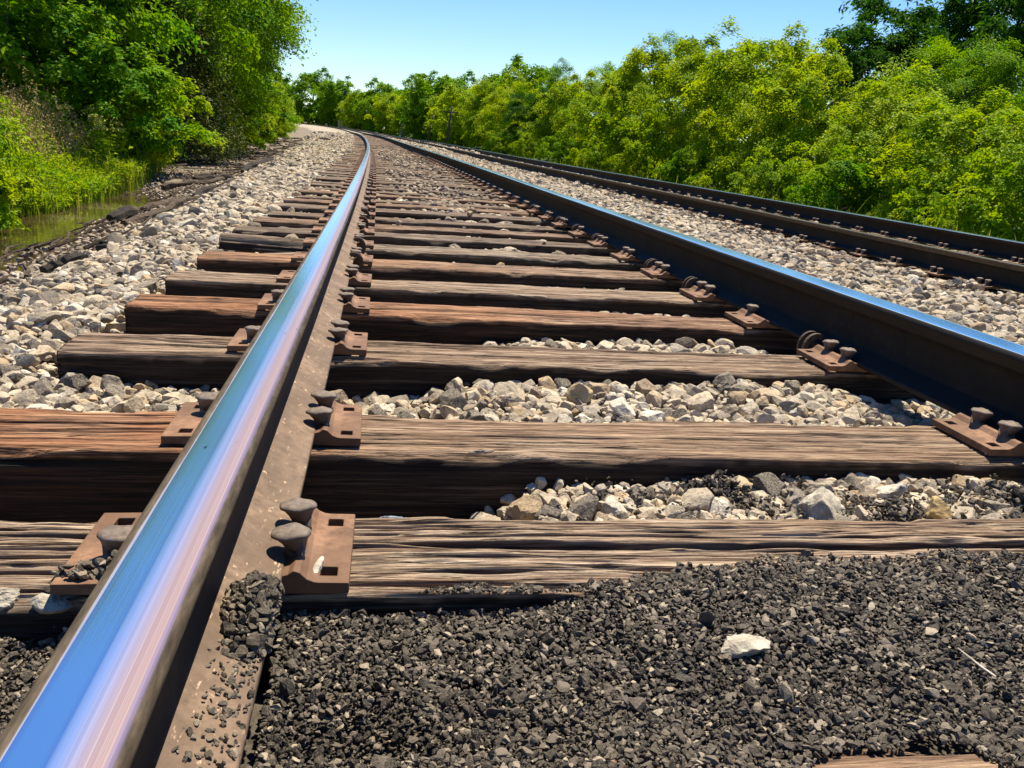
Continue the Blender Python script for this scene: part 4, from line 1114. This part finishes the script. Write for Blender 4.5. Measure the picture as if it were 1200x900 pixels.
# --- right side
RT = 'trees beyond the second track'
for (k, x, s, sc, szz, lab) in [
    ('bright', 10.9, 16.0, .78, .86, 'yellow-green leafy tree at the right edge, lowest leaves just above the outer rail'),
    ('bright', 11.8, 20.0, .86, .86, 'bright yellow-green tree with pale leaf sprays, second from the right edge'),
    ('bright', 12.2, 24.5, 1.0, 1.0, 'yellow-green tree below the dark drooping tree'),
    ('bright', 12.8, 29.5, 1.15, 1.08, 'bushy light tree in the middle of the right-hand wall'),
    ('bright', 13.2, 35.5, 1.22, 1.04, 'tallest light green tree of the right-hand wall with a spiky top'),
    ('bright', 13.4, 42.5, 1.28, 1.10, 'light tree left of the tallest light green one'),
    ('bright', 13.6, 51.0, 1.25, 1.0, 'rounded light tree left of the dip in the skyline'),
    ('bright', 14.0, 61.0, 1.35, 1.0, 'rounded light tree just right of the dark tree on the right-hand side'),
    ('dark', 13.6, 71.0, .85, .82, 'dark green tree standing close to the second track'),
    ('bright', 14.5, 84.0, 1.5, 1.0, 'pale green tree left of the dark tree beyond the second track'),
    ('bright', 14.2, 98.0, 1.6, 1.0, 'light tree behind the leaning dark poles'),
    ('droop', 24.5, 33.0, 1.0, 1.0, 'tall dark tree with drooping leaf fans at the upper right corner'),
    ('droop', 21.8, 36.0, .95, .98, 'smaller drooping dark tree whose open crown shows the sky'),
    ('droop', 18.8, 34.5, .80, .92, 'lower dark drooping tree merging into the light crowns near the upper right'),
    ('mid', 19.0, 28.0, .80, .80, 'deep green tree filling in behind the second yellow-green tree'),
    ('mid', 28.5, 36.0, 1.1, 1.0, 'deep green tree behind the drooping ones at the right edge'),
    ('mid', 17.5, 44.0, .8, .85, 'deeper green tree behind the light ones, showing at a skyline notch'),
    ('mid', 19.5, 56.0, .95, .95, 'deeper green tree peeking over the tallest light one'),
    ('mid', 19.0, 70.0, .95, .92, 'green tree forming the left shoulder of the right-hand skyline'),
    ('mid', 19.0, 90.0, 1.0, 1.0, 'mid green tree on the falling skyline left of the dip'),
    ]:
    tree(k, x, s, sc, lab, RT, sz=szz)
for i, (x, s, sc) in enumerate([(9.2, 12.2, 1.0), (9.4, 14.6, .8), (9.6, 18.2, .9), (9.8, 22.0, .9), (10.4, 26.5, .95), (10.8, 31.0, .9), (11.0, 38.0, 1.0), (11.4, 46, 1.0), (11.5, 55, 1.1), (11.6, 66, 1.1), (11.8, 80, 1.2)]):
    labs = ['bright bush nearest the right edge, leaves touching the rail line', 'low bush just left of the right-edge bush', 'bush under the second yellow-green tree', 'bush with pale top below the drooping tree', 'bush at the foot of the middle light tree', 'shadowed bush left of the middle light tree', 'bush under the tallest light tree', 'bush left of the tallest light tree, in shade', 'bush under the rounded light tree', 'bush beside the dark tree by the second track', 'far bush by the leaning poles']
    tree('shrub' if i % 3 != 2 else 'shrubm', x, s, sc, labs[i], 'bushes beyond the second track', cat='bush')

# --- distant trees at the bend
far = []
for i, (u, s, sc, key) in enumerate([(14, 115, .72, 'distantb'), (15, 132, .75, 'distantb'), (14.5, 150, .8, 'distant'), (14, 170, .85, 'distantb'), (13, 190, .85, 'distantb'), (13, 210, .85, 'distant'), (12, 232, .95, 'distantb'), (10, 255, 1.0, 'distant'), (6, 275, 1.1, 'distant'), (-4, 290, 1.15, 'distant'), (-14, 300, 1.15, 'distant'), (-16, 250, .9, 'distant'), (-20, 225, .9, 'distantb'), (-26, 200, .9, 'distant'), (-24, 165, .9, 'distant'), (-18, 130, .8, 'distant'), (-16, 100, .75, 'distant'), (-14, 80, .7, 'distant'), (24, 120, .8, 'distant'), (26, 150, .85, 'distant'), (25, 185, .9, 'distant'), (24, 220, .95, 'distant'), (-11, 88, .55, 'distantb'), (-12.5, 110, .6, 'distantb'), (-15, 150, .7, 'distantb'), (-30, 240, 1.0, 'distantb'), (-9, 262, .7, 'distantb'), (-24, 275, 1.0, 'distantb'), (16, 270, .9, 'distantb')]):
    tree(key, u, s, sc * 1.16, 'small far tree in the hazy green line where the rails bend away', 'distant trees at the bend')

# --- grass and weeds
def blades(n, u, s, hgt, width, lean=.35, rng=RNG, z=None):
    z0 = Hg(u, s) - .03 if z is None else z
    p = P(u, z0, s)
    a = rng.uniform(0, 2 * np.pi, n); L = hgt * np.exp(rng.normal(0, .22, n))
    d = np.stack([np.cos(a), np.sin(a)], 1) * (lean * rng.uniform(.2, 1.4, n))[:, None]
    side = np.stack([-np.sin(a), np.cos(a), np.zeros(n)], 1) * (width * .5)
    def at(t): return p + np.stack([d[:, 0] * L * t ** 2, d[:, 1] * L * t ** 2, L * (t - .28 * lean * t ** 3)], 1)
    V = np.stack([at(0) - side, at(0) + side, at(.5) + side * .9, at(.5) - side * .9, at(.82) + side * .55, at(.82) - side * .55, at(1.0)], 1).reshape(-1, 3)
    i = np.arange(n)[:, None] * 7
    return V, [np.vstack([np.hstack([i, i + 1, i + 2, i + 3]), np.hstack([i + 3, i + 2, i + 4, i + 5])]), np.hstack([i + 5, i + 4, i + 6])], at(1.0)

def grass_patch(name, n, ufun, s0, s1, hgt, width, lean=.35):
    s = RNG.uniform(s0, s1, n); u = ufun(s, n)
    V, F, tip = blades(n, u, s, hgt if np.isscalar(hgt) else hgt(u, s), width, lean)
    o = mesh_np(name, V, F, M['grass']); tag(o, kind='stuff'); return tip, u, s
tip, gu, gs_ = grass_patch('tall_grass', 46000, lambda s, n: toe(s) - .95 - RNG.uniform(0, 1, n) ** .8 * 3.2 - .5 * smooth(9.5, 6, s), 5.5, 14.5, lambda u, s: .32 + .40 * smooth(toe(s) - 1.0, toe(s) - 2.4, u), .011, .3)
# seed heads stand above the back of the grass
k = np.where((gu < toe(gs_) - 1.6) & (RNG.uniform(size=len(gu)) < .42) & (gs_ < 13))[0]
pos = tip[k]; n = len(k)
reps = 9; pp = np.repeat(pos, reps, 0) + RNG.normal(size=(n * reps, 3)) * np.array([.016, .016, .06]) + np.array([0, 0, .08])
V, F = leaf_mesh(pp, RNG.normal(size=(n * reps, 3)), np.full(n * reps, .035), .4)
tag(mesh_np('grass_seed_heads', V, F, M['seed']), kind='stuff')
# broad-leaved weeds among the grass
n = 70000; s = RNG.uniform(5.5, 15, n); u = toe(s) - 1.0 - RNG.uniform(0, 1, n) * 3.0 - .5 * smooth(9.5, 6, s)
hh = (.30 + .46 * smooth(toe(s) - 1.0, toe(s) - 2.4, u)) * (1 + .35 * noise3(u * 1.4, s * 1.4, 0, 55))
pp = P(u, Hg(u, s) + hh * RNG.uniform(.25, 1, n) ** .6, s)
V, F = leaf_mesh(pp, np.array([0, 0, 1]) + RNG.normal(size=(n, 3)) * .45, RNG.uniform(.035, .085, n), .42)
tag(mesh_np('weed_leaves', V, F, M['leaf_bright']), kind='stuff')
# verge grass along the foot of the walls
grass_patch('verge_grass', 9000, lambda s, n: 6.6 + RNG.uniform(0, 1, n) * 3.2, 5, 45, .45, .02)
grass_patch('ditch_grass', 7000, lambda s, n: toe(s) - 1.7 - RNG.uniform(0, 1, n) * 1.6, 15, 60, .30, .02)

# cream flower heads
flw = [(-4.15, 12.4, .96), (-4.25, 12.7, 1.02), (-4.35, 12.9, 1.06), (-4.1, 13.0, .90), (-4.45, 13.1, 1.14), (-4.2, 13.3, .96), (-4.6, 12.5, 1.16), (-4.3, 13.5, 1.04)]
for i, (u, s, h) in enumerate(flw):
    e = empty('flowering_plant', tuple(P(u, float(Hg(u, s)), s)))
    h = h * .80
    V, Q, T = tube([[0, 0, 0], [.02, .01, h * .5], [.0, .0, h]], [.008, .006, .004], 6)
    mesh_np('stem', V, [Q, T], M['leaf_mid'], e)
    n = 130; a = RNG.uniform(0, 6.28, n); r = .085 * np.sqrt(RNG.uniform(0, 1, n))
    pp = np.stack([r * np.cos(a), r * np.sin(a), h + .03 - r * .5 + RNG.normal(0, .012, n)], 1)
    V, F = leaf_mesh(pp, np.array([0, 0, 1]) + RNG.normal(size=(n, 3)) * .5, np.full(n, .028), .8); mesh_np('flower_head', V, F, M['flower'], e)
    n = 120; t = RNG.uniform(.2, .85, n)
    pp = np.stack([RNG.normal(0, .07, n), RNG.normal(0, .07, n), h * t], 1)
    V, F = leaf_mesh(pp, np.array([0, 0, 1]) + RNG.normal(size=(n, 3)) * .5, RNG.uniform(.06, .12, n), .5); mesh_np('leaves', V, F, M['leaf_bright'], e)
    tag(e, 'tall weed topped with a flat cream-yellow flower head at the edge of the tall grass', 'flowering plant', 'cream flower heads by the ditch')

# ------------------------------------------------------------------ distant structures
def pole(label, u, s, h, lean, arms):
    e = empty('utility_pole', tuple(P(u, float(Hg(u, s)), s)))
    V, Q, T = tube([[0, 0, -.3], [lean * .5, 0, h * .5], [lean, 0, h]], [.16, .14, .11], 10)
    mesh_np('post', V, [Q, T], M['bark'], e, True)
    if arms:
        mb = MB(); mb.box((lean, 0, h - .6), (1.9, .12, .14)); mb.build('crossarm', M['bark'], e)
    tag(e, label, 'utility pole', 'old poles beyond the second track')
pole('leaning bare dark pole among the far trees beyond the second track', 10.0, 125, 5.0, 1.0, False)
pole('dark pole with a crossarm, just right of the leaning bare pole', 10.3, 107, 4.8, .5, True)

def block(name, label, cat, u, s, d, mat, cap=True):
    e = empty(name, tuple(P(u, 0, s)), TH(s))
    mb = MB(); mb.box((0, 0, d[2] / 2 - .2), (d[0], d[1], d[2] + .4)); b = mb.build('body', M[mat], e)
    bv = b.modifiers.new('bevel', 'BEVEL'); bv.width = .04; bv.segments = 2
    if cap:
        mb = MB(); mb.box((0, 0, d[2] + .063), (d[0] * 1.12, d[1] * 1.12, .12)); mb.build('lid', M[mat], e)
    tag(e, label, cat); return e
block('concrete_barrier', 'pale concrete block under a sign post by the far bend', 'barrier', 8.6, 240, (2.6, 1.0, 1.5), 'concrete')
block('equipment_box', 'small pale equipment box at the bend, close to the ditch-side bushes', 'equipment box', 8.4, 274, (2.3, 1.2, 1.7), 'concrete')
block('equipment_box', 'narrow light cabinet left of the small pale equipment box', 'equipment box', 8.4, 288, (1.1, 1.0, 1.9), 'concrete')
block('marker_post', 'grey post standing in the shade beyond the second track', 'post', 9.2, 150, (.55, .55, 1.6), 'greymetal', False)
e = empty('sign_post', tuple(P(8.9, .8, 239.0)), 0)
V, Q, T = tube([[0, 0, -1.0], [0, 0, 1.1], [0, 0, 2.6]], .06, 8); mesh_np('post', V, [Q, T], M['greymetal'], e)
mb = MB(); mb.box((0, -.075, 2.2), (.5, .03, .5)); mb.build('sign_plate', M['greymetal'], e)
tag(e, 'thin grey sign post rising above the pale concrete block', 'sign')

# ------------------------------------------------------------------ light, sky, camera
sun_dir = Vector((0.215, 0.40, 1.0)).normalized()
sl = bpy.data.lights.new('sun', 'SUN'); sl.energy = 5.0; sl.angle = math.radians(.5); sl.color = (1.0, .92, .74)
so = bpy.data.objects.new('sun', sl); COL.objects.link(so); so.rotation_euler = sun_dir.to_track_quat('Z', 'Y').to_euler(); so.location = (20, 30, 60)

w = bpy.data.worlds.new('World'); scn.world = w; w.use_nodes = True
nt = w.node_tree; nt.nodes.clear()
sky = nt.nodes.new('ShaderNodeTexSky'); sky.sky_type = 'NISHITA'; sky.sun_disc = False
sky.sun_elevation = math.asin(sun_dir.z); sky.sun_rotation = math.atan2(sun_dir.x, sun_dir.y)
sky.air_density = 1.0; sky.dust_density = .08; sky.ozone_density = 2.0
hs = nt.nodes.new('ShaderNodeHueSaturation'); hs.inputs['Saturation'].default_value = 1.32; hs.inputs['Hue'].default_value = .506; hs.inputs['Value'].default_value = 1.0
bg = nt.nodes.new('ShaderNodeBackground'); bg.inputs['Strength'].default_value = .079
wo = nt.nodes.new('ShaderNodeOutputWorld')
nt.links.new(sky.outputs[0], hs.inputs['Color']); tn = nt.nodes.new('ShaderNodeMix'); tn.data_type = 'RGBA'; tn.blend_type = 'MULTIPLY'; tn.inputs[0].default_value = 1.0; tn.inputs[7].default_value = (.90, .96, 1.06, 1)
nt.links.new(hs.outputs[0], tn.inputs[6]); nt.links.new(tn.outputs[2], bg.inputs[0]); nt.links.new(bg.outputs[0], wo.inputs[0])

cam = bpy.data.cameras.new('camera'); co = bpy.data.objects.new('camera', cam); COL.objects.link(co)
yaw, pit, rol = (math.radians(v) for v in (-9.21621, 15.40661, 4.07575))
f = Vector((-math.sin(yaw) * math.cos(pit), math.cos(yaw) * math.cos(pit), -math.sin(pit)))
r = Vector((math.cos(yaw), math.sin(yaw), 0)); up = r.cross(f)
r2 = r * math.cos(rol) + up * math.sin(rol); u2 = -r * math.sin(rol) + up * math.cos(rol)
mw = Matrix((r2, u2, -f)).transposed().to_4x4(); mw.translation = (-.58524, 0, .52868)
co.matrix_world = mw
cam.sensor_fit = 'HORIZONTAL'; cam.sensor_width = 36; cam.lens = 1016.118 / 1200 * 36; cam.clip_start = .02; cam.clip_end = 3000
scn.camera = co
vs = scn.view_settings; vs.view_transform = 'Standard'; vs.look = 'None'; vs.exposure = 0.97; vs.gamma = 1.0; vs.use_curve_mapping = False
scn.cycles.max_bounces = 6; scn.cycles.transparent_max_bounces = 4; scn.cycles.use_denoising = True
print('meshes verts', sum(len(m.vertices) for m in bpy.data.meshes))
